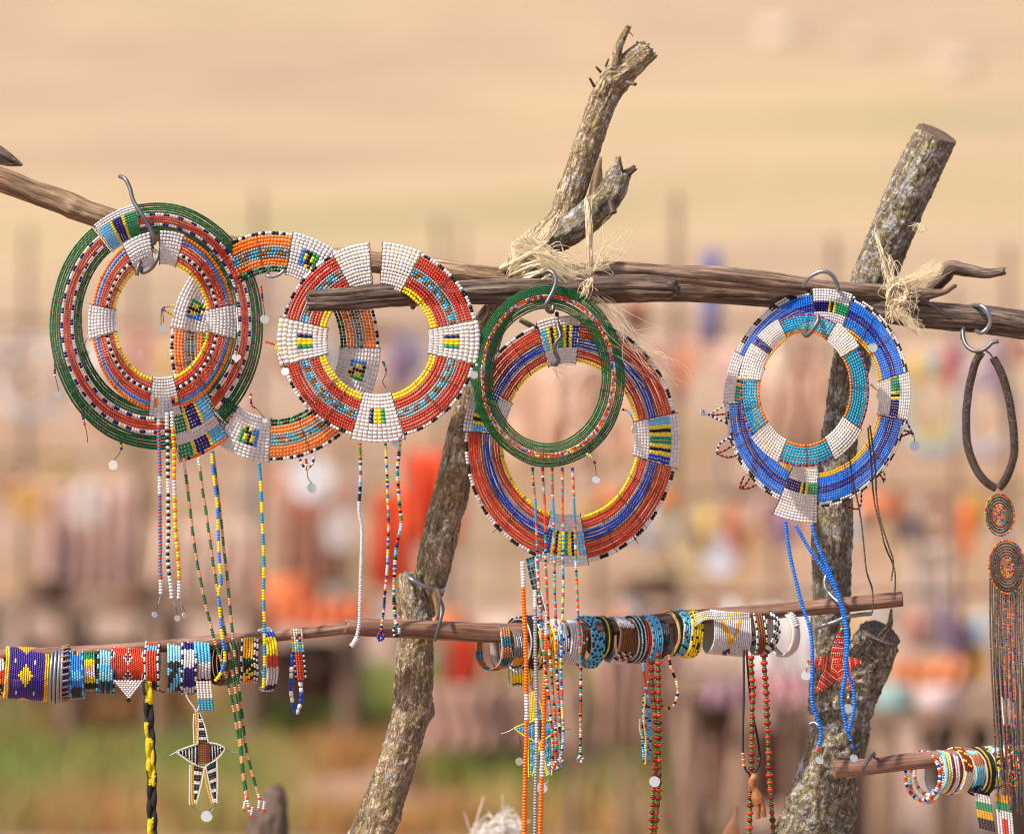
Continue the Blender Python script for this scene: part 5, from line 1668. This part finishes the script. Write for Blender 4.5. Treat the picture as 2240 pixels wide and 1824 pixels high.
strand(t, [(1412, 1520, .026), (1409, 1570, .024), (1413, 1620, .024), (1412, 1672, .026)], 'gold', 2.6, 4)
strand(t, [(1400, 1572, .026), (1400, 1595, .024), (1406, 1615, .024)], 'gold sky', 2.6, 4)
for x in (1407, 1418):
    strand(t, [(x, 1445, .04), (x + 2, 1480, .035), (1412, 1520, .03)], ['red', 'ored', 'sky', 'red'], 3, 4.6)
disc(t, W(1432, 1709, .01), 12 * S, 'disc', (.1, -1, .2))
t = thing('cord_necklace', W(1650, 1790, .03), 'black cord with carved brown wooden figure pendant between the seed lines', 'necklace')
for pts in ([(1627, 1420, .04), (1627, 1520, .035), (1625, 1640, .03), (1630, 1680, .03), (1640, 1692, .03)], [(1633, 1420, .04), (1642, 1530, .045), (1658, 1620, .045), (1662, 1665, .04), (1650, 1690, .03)]):
    g = Geo()
    g.tube([tuple(W(*p)) for p in pts], 2.6 * S, 7, step=4 * S)
    g.build('cord', 'black_cord', t)
strand(t, [(1625, 1645, .03), (1628, 1676, .03)], 'copper tan', 4.4, 6)
strand(t, [(1658, 1650, .04), (1660, 1672, .04)], 'tan brown', 4.4, 6)
wood('figure_body', [(1650, 1692, 6, .025), (1650, 1702, 10, .025), (1646, 1718, 9, .025), (1652, 1728, 8, .025), (1656, 1742, 13, .025), (1660, 1756, 13, .025)], 'carved_wood', t, 20, 2, .08, seed=71, fine=.02)
wood('figure_leg', [(1655, 1750, 6, .022), (1657, 1770, 6, .022), (1659, 1788, 5, .022)], 'carved_wood', t, 12, 2, .05, seed=72, fine=0)
wood('figure_leg', [(1665, 1750, 6, .022), (1669, 1770, 6, .022), (1672, 1785, 5, .022)], 'carved_wood', t, 12, 2, .05, seed=73, fine=0)

# yellow and black braid
t = thing('braided_cord', W(330, 1840, .02), 'yellow and black braided cord hanging below the red strip bracelet', 'cord')
for k in range(3):
    n = 220
    g = Geo()
    pts, cen = [], []
    for i in range(n):
        s_ = i / (n - 1)
        y = 1490 + s_ * 362
        x = 322 + 7 * math.sin(s_ * 2.2) + s_ * 5 + 2 * noise.noise(Vector((s_ * 6, 3, 1)))
        ph = s_ * 34 + k * 4 * math.pi / 3
        cen.append((x, y))
        pts.append(tuple(W(x + 5.5 * math.sin(ph * .5), y, .022 + .003 * math.cos(ph))))
    g.tube(pts, [6.4 * S + 0.9 * S * noise.noise(Vector((i * .35, k, 2))) for i in range(n)], 10, raw=True)
    v = np.concatenate(g.v)
    cols_ = []
    for i in range(n):
        s_ = i / (n - 1)
        for q in range(10):
            p = v[i * 10 + q]
            xo = (p[0] / S * DIST / (DIST + .022) + 1120 - cen[i][0]) / 11
            xo += .25 * noise.noise(Vector((s_ * 60, q, k)))
            yel = (s_ < .13 and xo > -.1 - s_ * 3) or (.25 < s_ < .36 and xo < -.1) or (.34 < s_ < .53 and xo < .55) or (.5 < s_ < .63 and xo < .75 and xo > -.55) or (s_ > .82 and xo < .15)
            cols_.append(jit(PAL['yellow'] if yel else PAL['dark'], .3))
    o = add_mesh('braid_strand', v, g.f, 'braid', t, np.array(cols_))

# bronze tube necklace with discs and fringe at the right edge
t = thing('tube_necklace', W(2200, 1800, .0), 'bronze bead tube necklace with two discs and long fringe at the right edge', 'necklace')


def bead_tube(pts, rad, br, cs, name, seg=12):
    P = px_line(pts, 2.0)
    pos, tan, st = arc_resample(P, br * 2 * .92 * S)
    T = np.array(tan); T /= np.linalg.norm(T, axis=1)[:, None]
    B = Beads()
    for i, (p, q) in enumerate(zip(pos, T)):
        u = np.cross(q, [0, 1, 0]); u /= np.linalg.norm(u); w = np.cross(q, u)
        for k in range(seg):
            a = 2 * math.pi * (k + .5 * (i % 2)) / seg
            d = u * math.cos(a) + w * math.sin(a)
            tt = -u * math.sin(a) + w * math.cos(a)
            B.add(p + d * rad * S, tt, br * S, math.pi * rad * S / seg * .97, rng.choice(cs), .15)
    return B.build(name, t, 'bead_metal', 5)


BR = ['bronze'] * 14 + ['brown', 'navy', 'dark', 'grey']
bead_tube([(2148, 770, .0), (2132, 800, .002), (2118, 860, .004), (2113, 920, .004), (2118, 980, .002), (2135, 1025, 0), (2158, 1055, -.002), (2180, 1068, -.002)], 7.6, 2.0, BR, 'bead_tube')
bead_tube([(2172, 782, -.004), (2190, 815, -.006), (2206, 870, -.01), (2216, 930, -.012), (2219, 980, -.012), (2210, 1025, -.01), (2196, 1055, -.006), (2184, 1068, -.004)], 7.6, 2.0, BR, 'bead_tube')
g = Geo()
g.tube([tuple(W(*p)) for p in ((2148, 772, 0), (2152, 762, -.003), (2158, 768, -.004), (2166, 774, -.004), (2172, 784, -.004))], 2.2 * S, 7, step=2 * S)
g.build('clasp', 'dull_steel', t)


def bead_disc(cx, cy, a, b, inner, name):
    B = Beads(); C = Beads()
    n = int(a / 4.2)
    for k in range(n + 1):
        f_ = (k + .3) / (n + .6)
        P = np.array([W(cx + a * f_ * math.cos(q) + 2 * math.sin(q) * f_, cy + b * f_ * math.sin(q), -.004 + .25 * a * f_ * math.cos(q) * S) for q in np.linspace(0, 2 * math.pi, 60)])
        mixd = f_ < inner or k == n
        bead_line(C if mixd else B, P, cyc(['orange', 'ored', 'orange', 'lgreen', 'royal', 'gold', 'ored'] if mixd else BR), 2.6 * S, 3.8 * S, var=.15)
    o = B.build(name, t, 'bead_metal', 5)
    C.build('bead_weave', o, 'bead', 5)


bead_disc(2187, 1126, 33, 47, .48, 'bead_disc')
bead_disc(2203, 1240, 41, 60, .42, 'bead_disc')
for i in range(17):
    x0 = 2166 + i * 4.9
    x1 = 2188 + i * 4.2 + rng.uniform(-4, 4)
    y1 = 1735 + rng.uniform(-10, 55)
    orange_ = 6 <= i <= 10
    wh = [(.52, BR), (.12, 'white'), (.36, BR)] if i in (4, 5, 7, 9) else None
    strand(t, [(x0, 1288 - abs(i - 8) * 3, .0), (x0 + 1, 1400, .0), (x0 + (x1 - x0) * .4, 1560, .002 * (i % 2)), (x1, y1, .002)], wh or (['orange', 'ored', 'bronze', 'lgreen', 'brown', 'ored', 'royal', 'bronze'] if orange_ else BR), 2.4, 4, 'bead' if orange_ else 'bead_metal', name='fringe_strand', var=.2)

# ------------------------------------------------------------------ market racks and stalls behind, far out of focus
FG = 'wooden poles of the far racks'


def gz(px, dy):
    p = W(px, 912, dy)
    return terrain_h(p.x, dy)


def far_post(label, px, top, dy, r=14, lean=0.0):
    r *= .72
    k = (DIST + dy) / DIST * S
    zb = gz(px, dy) - 0.1
    pyb = 912 + (ZC - zb) / k
    o = wood('rack_pole', [(px - lean, pyb, r * 1.15, dy), (px - lean * .5, (pyb + top) / 2, r, dy), (px, top, r * .75, dy)], 'far_wood', None, 12, 30, .08, seed=px % 37, fine=.0)
    return tag(o, label, 'pole', FG)


def far_rail(label, x0, y0, x1, y1, dy, r=9):
    o = wood('rack_rail', [(x0, y0, r, dy), ((x0 + x1) / 2, (y0 + y1) / 2 + 6, r, dy), (x1, y1, r * .8, dy)], 'far_wood', None, 10, 30, .08, seed=(x0 + y0) % 41, fine=.0)
    return tag(o, label, 'rail', 'rails of the far racks')


def far_collar(label, px, py, a, b, dy, cols_, hole=.6, cat='collar', group='collars hanging on the far racks', tilt=.3, name='far_collar'):
    k = (DIST + dy) / DIST * S
    c = W(px, py, dy)
    v, f, cc = [], [], []
    nb = len(cols_)
    prof = []
    for j in range(nb):
        f0 = 1 - (1 - hole) * j / nb
        f1 = 1 - (1 - hole) * (j + 1) / nb
        prof += [(f0, 0.002, j), ((f0 * .7 + f1 * .3), .006, j), ((f0 * .3 + f1 * .7), .006, j), (f1, .002, j)]
    prof += [(hole, -.002, nb - 1), (1.0, -.002, 0)]
    m, n = 40, len(prof)
    for i in range(m):
        q = 2 * math.pi * i / m
        for (s_, d, j) in prof:
            x, z = math.cos(q) * a * k * s_, math.sin(q) * b * k * s_
            v.append((c.x + x, c.y + x * tilt - d * 2, c.z + z))
            cc.append(jit(lin(cols_[j]), .1))
    for i in range(m):
        for e in range(n):
            f.append([i * n + e, ((i + 1) % m) * n + e, ((i + 1) % m) * n + (e + 1) % n, i * n + (e + 1) % n])
    o = add_mesh(name, v, f, 'matte', None, np.array(cc))
    return tag(o, label, cat, group)


def far_plate(label, px, py, a, b, dy, c1, c2):
    return far_collar(label, px, py, a, b, dy, [c1, c1, c2, c1], .04, 'plate', 'round plates on the far stalls', .15, 'round_plate')


def far_cloth(label, x0, x1, y0, y1, dy, c, folds=7, depth=.03, taper=0.0, name='hanging_cloth', group='cloths on the far stalls', bottom=None):
    k = (DIST + dy) / DIST * S
    m, n = 40, 14
    v, cc = [], []
    for side in (0, 1):
        for j in range(n):
            t_ = j / (n - 1)
            for i in range(m):
                u = i / (m - 1)
                xx = x0 + (x1 - x0) * (u + taper * (u - .5) * (t_ - .5)) + 3 * noise.noise(Vector((u * 4, t_ * 3, x0)))
                yy = y0 + (y1 - y0) * t_ + 8 * noise.noise(Vector((u * 3, t_, y0 * .1)))
                d = depth * math.sin(u * folds * 2 * math.pi + t_ * 1.2 + noise.noise(Vector((u * 3, t_ * 2, x1))) * 3) * (.3 + .7 * t_)
                p = W(xx, yy, dy)
                v.append((p.x, p.y + d + side * .006, p.z))
                cc.append(jit(lin(c), .06))
    f = []
    q = m * n
    for j in range(n - 1):
        for i in range(m - 1):
            a = j * m + i
            f.append([a, a + 1, a + m + 1, a + m])
            f.append([q + a, q + a + m, q + a + m + 1, q + a + 1])
    for i in range(m - 1):
        f.append([i, q + i, q + i + 1, i + 1])
        a = (n - 1) * m + i
        f.append([a, a + 1, q + a + 1, q + a])
    for j in range(n - 1):
        a = j * m
        f.append([a, a + m, q + a + m, q + a])
        a = j * m + m - 1
        f.append([a, q + a, q + a + m, a + m])
    o = add_mesh(name, v, f, 'matte', None, np.array(cc))
    return tag(o, label, 'cloth', group)


def far_table(label, x0, x1, y, dy, depth=.7, legs=4):
    a, b = W(x0, y, dy), W(x1, y, dy)
    t = thing('stall_table', (a.x, dy, gz((x0 + x1) / 2, dy)), label, 'table', 'rough tables of the far stalls')
    npl = 5
    for i in range(npl):
        d0 = dy + depth * (i / npl) + .008
        d1 = dy + depth * ((i + 1) / npl) - .008
        z = a.z + rng.uniform(-.006, .006)
        xx0, xx1 = a.x + rng.uniform(-.05, .05), b.x + rng.uniform(-.05, .05)
        v = [(xx0, d0, z), (xx1, d0, z), (xx1, d1, z), (xx0, d1, z), (xx0, d0, z - .035), (xx1, d0, z - .035), (xx1, d1, z - .035), (xx0, d1, z - .035)]
        add_mesh('plank', v, [[0, 1, 2, 3], [7, 6, 5, 4], [0, 4, 5, 1], [1, 5, 6, 2], [2, 6, 7, 3], [3, 7, 4, 0]], 'far_wood', t, grain=[(p[1], p[2], p[0]) for p in v], smooth=False)
    for i in range(legs):
        for dd in (.05, depth - .05):
            x = a.x + (b.x - a.x) * (i + .2) / (legs - .6)
            g = Geo()
            g.tube([(x + rng.uniform(-.05, .05), dy + dd, terrain_h(x, dy) - .05), (x, dy + dd, a.z - .036)], .035, 8, step=.2)
            g.build('leg', 'far_wood', t, grain=True)
    return t


def far_pot(label, px, py, w, h, dy, c, cat='basket'):
    k = (DIST + dy) / DIST * S
    c0 = W(px, py, dy)
    prof = [(.0, 0), (.7, 0), (.95, .3), (1, .6), (.85, .9), (.9, 1), (.78, 1), (.74, .9), (.0, .75)]
    v, f, cc = [], [], []
    m = 20
    for i in range(m):
        q = 2 * math.pi * i / m
        for r_, z in prof:
            v.append((c0.x + math.cos(q) * r_ * w * k / 2, dy + math.sin(q) * r_ * w * k / 2, c0.z + z * h * k))
            cc.append(jit(lin(c), .08))
    n = len(prof)
    for i in range(m):
        for e in range(n - 1):
            f.append([i * n + e, ((i + 1) % m) * n + e, ((i + 1) % m) * n + e + 1, i * n + e + 1])
    o = add_mesh('basket' if cat == 'basket' else 'bead_heap', v, f, 'matte', None, np.array(cc))
    return tag(o, label, cat, 'goods laid out on the far stalls')


DL, DR, DM = 9.5, 6.5, 8.0
# poles
for lab, px, top, dy, r, ln in (
        ('blurred rack pole near the left edge', 60, 500, DL, 13, 10), ('blurred rack pole seen behind the big green collar', 300, 560, DL, 12, -12), ('blurred rack pole above the orange collar', 566, 420, DL, 13, 6),
        ('blurred rack pole left of the sisal lashing', 962, 480, DL, 13, -8), ('short blurred pole close to the one left of the sisal lashing', 1010, 500, DL + .4, 10, 8), ('blurred rack pole behind the red collar', 760, 620, DL + .3, 12, 14),
        ('blurred rack pole right of the broken fork', 1480, 425, DR, 15, 8), ('blurred rack pole left of the sawn post', 1822, 520, DR, 14, -8), ('blurred rack pole near the right edge', 2205, 540, DR, 15, 10),
        ('blurred rack pole below the right rail end', 2090, 620, DR + .5, 12, -6), ('blurred pole behind the slim green collar', 1310, 600, DR + .5, 12, 10), ('blurred pole seen through the turquoise collar', 1700, 640, DR + .4, 13, 12)):
    far_post(lab, px, top, dy, r, ln)
for lab, x0, y0, x1, y1, dy in (
        ('blurred upper rail of the left rack', -80, 700, 1010, 720, DL - .1), ('blurred middle rail of the left rack', -80, 1000, 1010, 985, DL - .1), ('blurred upper rail of the right rack', 1290, 690, 2320, 720, DR - .1),
        ('blurred middle rail of the right rack', 1280, 1075, 2320, 1060, DR - .1), ('blurred low rail of the right rack', 1280, 1300, 2320, 1290, DR - .1)):
    far_rail(lab, x0, y0, x1, y1, dy, 7)
far_table('blurred long table behind the lower left bracelets', -120, 800, 1325, DL - .6, .8, 5)
far_table('blurred table behind the forked post', 860, 1290, 1400, DM - .3, .7, 3)
far_table('blurred table under the white cloth at right', 1480, 1790, 1500, DR - .7, .7, 3)
far_table('blurred table at the right edge below the fringe', 1900, 2330, 1560, DR - .9, .8, 3)
# leaning stakes below the right tables
for i, (px, top, ln, dy) in enumerate(((1265, 1480, 26, 6.0), (1345, 1500, -22, 5.8), (1420, 1470, 40, 6.2), (1500, 1520, -14, 5.6), (1570, 1510, 34, 5.9), (1655, 1530, 44, 5.5), (1720, 1540, -20, 5.8), (1960, 1590, 12, 5.6), (2040, 1580, -16, 5.6), (2110, 1590, 20, 5.4))):
    far_post(('first', 'second', 'third', 'fourth', 'fifth', 'sixth', 'seventh', 'eighth', 'ninth', 'tenth')[i] + ' blurred leaning stake from the left under the right stalls', px, top, dy, 15, ln)
# cloths
OR = (226, 66, 30)
far_cloth('large red-orange cloth hanging behind the forked post', 890, 1012, 990, 1190, DM, (230, 90, 50), 4, .08, -.3)
far_cloth('red-orange cloth with lower hem left of the forked post', 812, 905, 1075, 1290, DM + .2, (232, 96, 56), 3, .08, .4)
far_cloth('small red cloth hanging low right of the forked post', 985, 1050, 1390, 1490, DM - .4, (204, 66, 34), 3, .03)
far_cloth('orange cloth spread along the edge of the left table', 590, 800, 1310, 1372, DL - .65, (224, 120, 76), 6, .03)
far_cloth('blue-violet cloth hanging right of the broken fork', 1535, 1580, 545, 750, DR, (126, 124, 172), 2, .06, .3)
far_cloth('dark red cloth behind the frayed sisal tail', 1368, 1415, 660, 730, DR, (136, 40, 34), 2, .03)
far_cloth('large white cloth over the right table', 1640, 1800, 1335, 1470, DR - .6, (226, 218, 212), 4, .04)
far_cloth('pink cloth hanging below the white cloth', 1640, 1770, 1470, 1540, DR - .75, (196, 148, 150), 4, .03)
far_cloth('mauve cloth left of the pink cloth', 1540, 1635, 1490, 1545, DR - .75, (164, 130, 140), 3, .03)
far_cloth('pale cloth panel between the sawn post and the bronze necklace', 1990, 2080, 1190, 1420, DR, (220, 200, 184), 4, .04)
far_cloth('yellow and brown cloth left of the long fringe', 2120, 2160, 1330, 1490, DR - .2, (200, 150, 40), 2, .03)
far_cloth('purple cloth left of the long fringe', 2092, 2125, 1360, 1500, DR - .2, (88, 54, 96), 2, .03)
far_cloth('orange cloth above the right edge table', 1950, 2110, 1440, 1510, DR - .5, (212, 136, 90), 4, .03)
far_cloth('beige cloth behind the lower left strands', 330, 560, 1150, 1300, DL - .3, (206, 176, 156), 6, .04)
far_cloth('pinkish cloth below the big green collar', 90, 300, 1060, 1290, DL - .2, (200, 164, 150), 6, .04)
far_cloth('brown blanket hanging behind the white bead strand', 610, 760, 1080, 1290, DL - .2, (170, 126, 104), 5, .04)
far_cloth('tan cloth hanging under the left table', 40, 330, 1400, 1530, DL - .3, (176, 136, 116), 8, .04)
far_cloth('brown cloth hanging under the left table near the stake', 500, 790, 1410, 1540, DL - .3, (168, 128, 108), 8, .04)
far_cloth('tan cloth hanging under the middle table', 900, 1260, 1500, 1640, DM - .3, (180, 142, 124), 8, .04)
far_cloth('tan sacking hung behind the seed necklaces', 1300, 1500, 1330, 1620, DR - .2, (178, 140, 122), 6, .05)
far_cloth('brown sacking hung under the white cloth table', 1520, 1790, 1590, 1760, DR - .2, (170, 132, 112), 6, .05)
far_cloth('tan cloth behind the red and blue collar hole', 1110, 1400, 800, 1010, DR + 1.2, (222, 182, 152), 5, .05)
far_cloth('pale cloth seen through the turquoise collar', 1640, 1860, 800, 1000, DR + .3, (214, 176, 150), 5, .05)
# collars and plates
P1, P2, P3 = (216, 208, 204), (150, 190, 206), (206, 120, 80)
for lab, px, py, a, b, dy, cs in (
        ('blurred white and pink collar at the left edge', 70, 830, 78, 92, DL, [(222, 214, 208), (230, 222, 214), (206, 176, 160)]),
        ('blurred orange collar behind the big green collar edge', 250, 880, 66, 84, DL, [(216, 140, 100), (220, 180, 150), (214, 150, 110)]),
        ('blurred beige collar seen through the small red collar', 350, 830, 60, 70, DL + .3, [(206, 170, 130), (196, 150, 110), (220, 190, 160)]),
        ('blurred pink collar above the orange collar', 556, 640, 50, 64, DL, [(206, 176, 170), (214, 180, 160)]),
        ('blurred tan collar seen through the red collar', 840, 800, 70, 84, DL, [(206, 160, 130), (170, 116, 84), (216, 180, 150)]),
        ('blurred pale blue collar between the blue collar and bronze necklace', 2040, 890, 72, 112, DR, [(176, 200, 206), (206, 214, 210), (206, 190, 96)]),
        ('blurred pinkish white collar behind the bronze necklace', 2160, 900, 66, 110, DR, [(214, 196, 196), (206, 180, 190), (216, 206, 196)]),
        ('blurred orange collar below the frayed sisal tail', 1440, 850, 60, 84, DR, [(220, 160, 120), (216, 190, 170), (210, 140, 90)]),
        ('blurred cream collar seen inside the red and blue collar', 1300, 880, 66, 90, DR, [(220, 190, 164), (204, 160, 136)]),
        ('blurred brown and white collar behind the turquoise collar', 1620, 1020, 60, 78, DR, [(180, 140, 116), (214, 200, 190), (150, 100, 76)])):
    far_collar(lab, px, py, a, b, dy, cs)
FC = [('white', (240, 236, 232)), ('orange', (230, 124, 66)), ('pale blue', (168, 192, 204)), ('yellow', (222, 186, 96)), ('pink', (216, 166, 160)), ('brown', (128, 90, 70)), ('red', (196, 84, 60)), ('cream', (228, 208, 182)), ('grey', (160, 146, 140)), ('violet', (140, 116, 150))]
ORD = ['first', 'second', 'third', 'fourth', 'fifth', 'sixth', 'seventh', 'eighth', 'ninth', 'tenth', 'eleventh', 'twelfth', 'thirteenth', 'fourteenth']
for rail, xs, y, dy in (('upper rail of the left rack', (20, 150, 300, 440, 640, 720, 900), 775, DL - .16), ('middle rail of the left rack', (10, 130, 260, 395, 480, 600, 820), 1060, DL - .16),
                        ('upper rail of the right rack', (1360, 1440, 1530, 1660, 1750, 1930, 2100, 2230), 770, DR - .18), ('middle rail of the right rack', (1310, 1390, 1440, 1680, 1740, 1900, 2050, 2180), 1135, DR - .18), ('low rail of the right rack', (1330, 1400, 1480, 1560, 1650, 1900, 1950, 2030), 1352, DR - .18)):
    for i, x in enumerate(xs):
        nm, c_ = FC[(i * 7 + y // 10) % len(FC)]
        n2, c2_ = FC[(i * 3 + y // 7 + 4) % len(FC)]
        sz = rng.uniform(22, 44)
        far_collar('blurred %s collar, %s from the left on the %s' % (nm, ORD[i], rail), x + rng.uniform(-12, 12), y + rng.uniform(-6, 14), sz, sz * 1.2, dy, [c_, c2_, c_], rng.choice([.3, .5, .55]))
def far_hank(label, px, py, w, h, dy, c_):
    k = (DIST + dy) / DIST * S
    t = thing('bead_hank', W(px, py + h, dy), label, 'bead hank', 'bead hanks hanging on the far racks')
    for q in range(5):
        g = Geo()
        x = px + (q - 2) * w / 5
        g.tube([tuple(W(x * .5 + px * .5, py - h, dy)), tuple(W(x - 2, py - h * .3, dy - .01)), tuple(W(x + rng.uniform(-3, 3), py + h * .5, dy)), tuple(W(x * .6 + px * .4, py + h * rng.uniform(.8, 1), dy))], w * .11 * k, 6, step=.05, c=jit(lin(c_), .15))
        g.build('bead_strand', 'matte', t, colored=True)
    return t


for rail, xs, y, dy in (('upper rail of the left rack', (85, 215, 375, 520, 860), 790, DL - .2), ('middle rail of the left rack', (70, 200, 330, 540, 660, 760), 1075, DL - .2),
                        ('upper rail of the right rack', (1400, 1490, 1600, 1700, 1860, 2000, 2070, 2170), 800, DR - .22), ('middle rail of the right rack', (1350, 1420, 1540, 1610, 1710, 1870, 1960, 2010, 2110), 1150, DR - .22), ('low rail of the right rack', (1365, 1440, 1520, 1605, 1880, 1990, 2080, 2150), 1365, DR - .22)):
    for i, x in enumerate(xs):
        nm, c_ = FC[(i * 3 + y // 9) % len(FC)]
        far_hank('blurred %s hank, %s from the left on the %s' % (nm, ORD[i], rail), x + rng.uniform(-10, 10), y + 10, rng.uniform(16, 34), rng.uniform(34, 62), dy, c_)
for lab, px, py, a, b, dy, c1_, c2_ in (
        ('bright white round plate below the orange collar', 682, 1050, 46, 50, DL - .3, (236, 232, 228), (226, 222, 220)),
        ('cream round plate right of the red and blue collar', 1505, 1195, 34, 46, DR - .2, (230, 206, 164), (214, 180, 130)),
        ('white oval plate beside the cream plate', 1575, 1215, 36, 48, DR - .2, (232, 228, 232), (222, 218, 222)),
        ('small white plate right of the sawn post', 1985, 1155, 26, 28, DR - .2, (222, 214, 208), (206, 196, 190)),
        ('orange-yellow plate at the left edge below the collars', 62, 1095, 42, 44, DL - .3, (222, 172, 104), (206, 150, 84)),
        ('pale plate below the big green collar', 190, 1110, 40, 44, DL - .4, (224, 206, 192), (210, 190, 176)),
        ('pale grey plate left of the white bead strand', 745, 1160, 36, 46, DL - .4, (220, 208, 198), (206, 190, 180)),
        ('tan plate between the cream plate and rail', 1640, 1180, 30, 40, DR - .2, (214, 170, 120), (196, 150, 104)),
        ('yellow plate behind the two bead discs', 2135, 1120, 22, 46, DR - .2, (206, 160, 60), (190, 140, 50))):
    far_plate(lab, px, py, a, b, dy, c1_, c2_)
for lab, px, py, w, h, dy, cc, cat in (
        ('orange basket on the middle rail right of the red and blue collar', 1345, 1110, 70, 44, DR - .25, (214, 130, 84), 'basket'), ('small orange basket beside it under the dark rail', 1462, 1108, 60, 36, DR - .25, (216, 132, 70), 'basket'),
        ('orange bead heap right of the sawn post', 1930, 1130, 110, 50, DR - .25, (216, 130, 90), 'bead heap'), ('teal bead heap on the right edge table', 1955, 1560, 90, 60, DR - .8, (140, 172, 166), 'bead heap'),
        ('pale bead heap on the right edge table', 2050, 1560, 100, 56, DR - .8, (206, 180, 176), 'bead heap'), ('dark pot on the left table near the edge', 110, 1325, 90, 60, DL - .4, (84, 58, 44), 'pot'),
        ('brown pot on the left table', 300, 1325, 100, 50, DL - .4, (120, 86, 66), 'pot'), ('orange bead heap on the left table', 640, 1325, 130, 60, DL - .4, (224, 120, 70), 'bead heap'),
        ('grey-green bead heap on the left table', 740, 1325, 90, 40, DL - .4, (140, 140, 124), 'bead heap'), ('pale bead heap on the middle table', 1120, 1400, 140, 50, DM - .1, (206, 180, 160), 'bead heap'),
        ('orange basket on the middle table', 985, 1400, 90, 60, DM - .1, (224, 130, 80), 'basket'), ('dark basket on the low rail of the right rack', 1420, 1300, 120, 36, DR - .2, (96, 70, 58), 'basket'),
        ('dark pot shape standing in for shade under the white cloth table', 1560, 1600, 180, 70, DR - .4, (66, 46, 40), 'pot'), ('dark pot shape standing in for shade under the right edge table', 2090, 1660, 170, 90, DR - .5, (40, 30, 28), 'pot'),  # both dark shapes are added to paint the shade beneath these tables
        ('dark pot shape standing in for shade under the left table', 690, 1500, 130, 100, DL - .4, (84, 62, 50), 'pot'), ('dark basket behind the forked post', 1010, 1560, 90, 110, DM - .1, (74, 52, 44), 'basket')):  # dark shape under the left table is painted shade; the basket is goods
    far_pot(lab, px, py, w, h, dy, cc, cat)
# pale boulders far up the slope
for lab, px, d, r_ in (('pale boulder far up the slope at upper right', 1706, 112, 1.0), ('small pale boulder right of the larger one on the slope', 1880, 104, .7), ('pale boulder on the slope near the right edge', 2092, 92, .8), ('low pale boulder beside it near the right edge', 2040, 97, .55)):
    p = W(px, 912, d)
    r_ *= .7
    z = terrain_h(p.x, d)
    v, f = [], []
    for i in range(10):
        th = math.pi * i / 9
        for j in range(16):
            ph = 2 * math.pi * j / 16
            q = Vector((math.sin(th) * math.cos(ph), math.sin(th) * math.sin(ph), math.cos(th)))
            q = q * r_ * (1 + .3 * noise.noise(q * 1.5 + Vector((px, 0, 0))))
            v.append((p.x + q.x, d + q.y, z + q.z * .7 + r_ * .2))
    for i in range(9):
        for j in range(16):
            f.append([i * 16 + j, i * 16 + (j + 1) % 16, (i + 1) * 16 + (j + 1) % 16, (i + 1) * 16 + j])
    if 'pale_stone' not in M:
        mat_plain('pale_stone', lin((194, 172, 152)), .9, 0, 4, .2, .01)
    o = add_mesh('boulder', v, f, 'pale_stone')
    tag(o, lab, 'boulder', 'pale boulders on the slope')
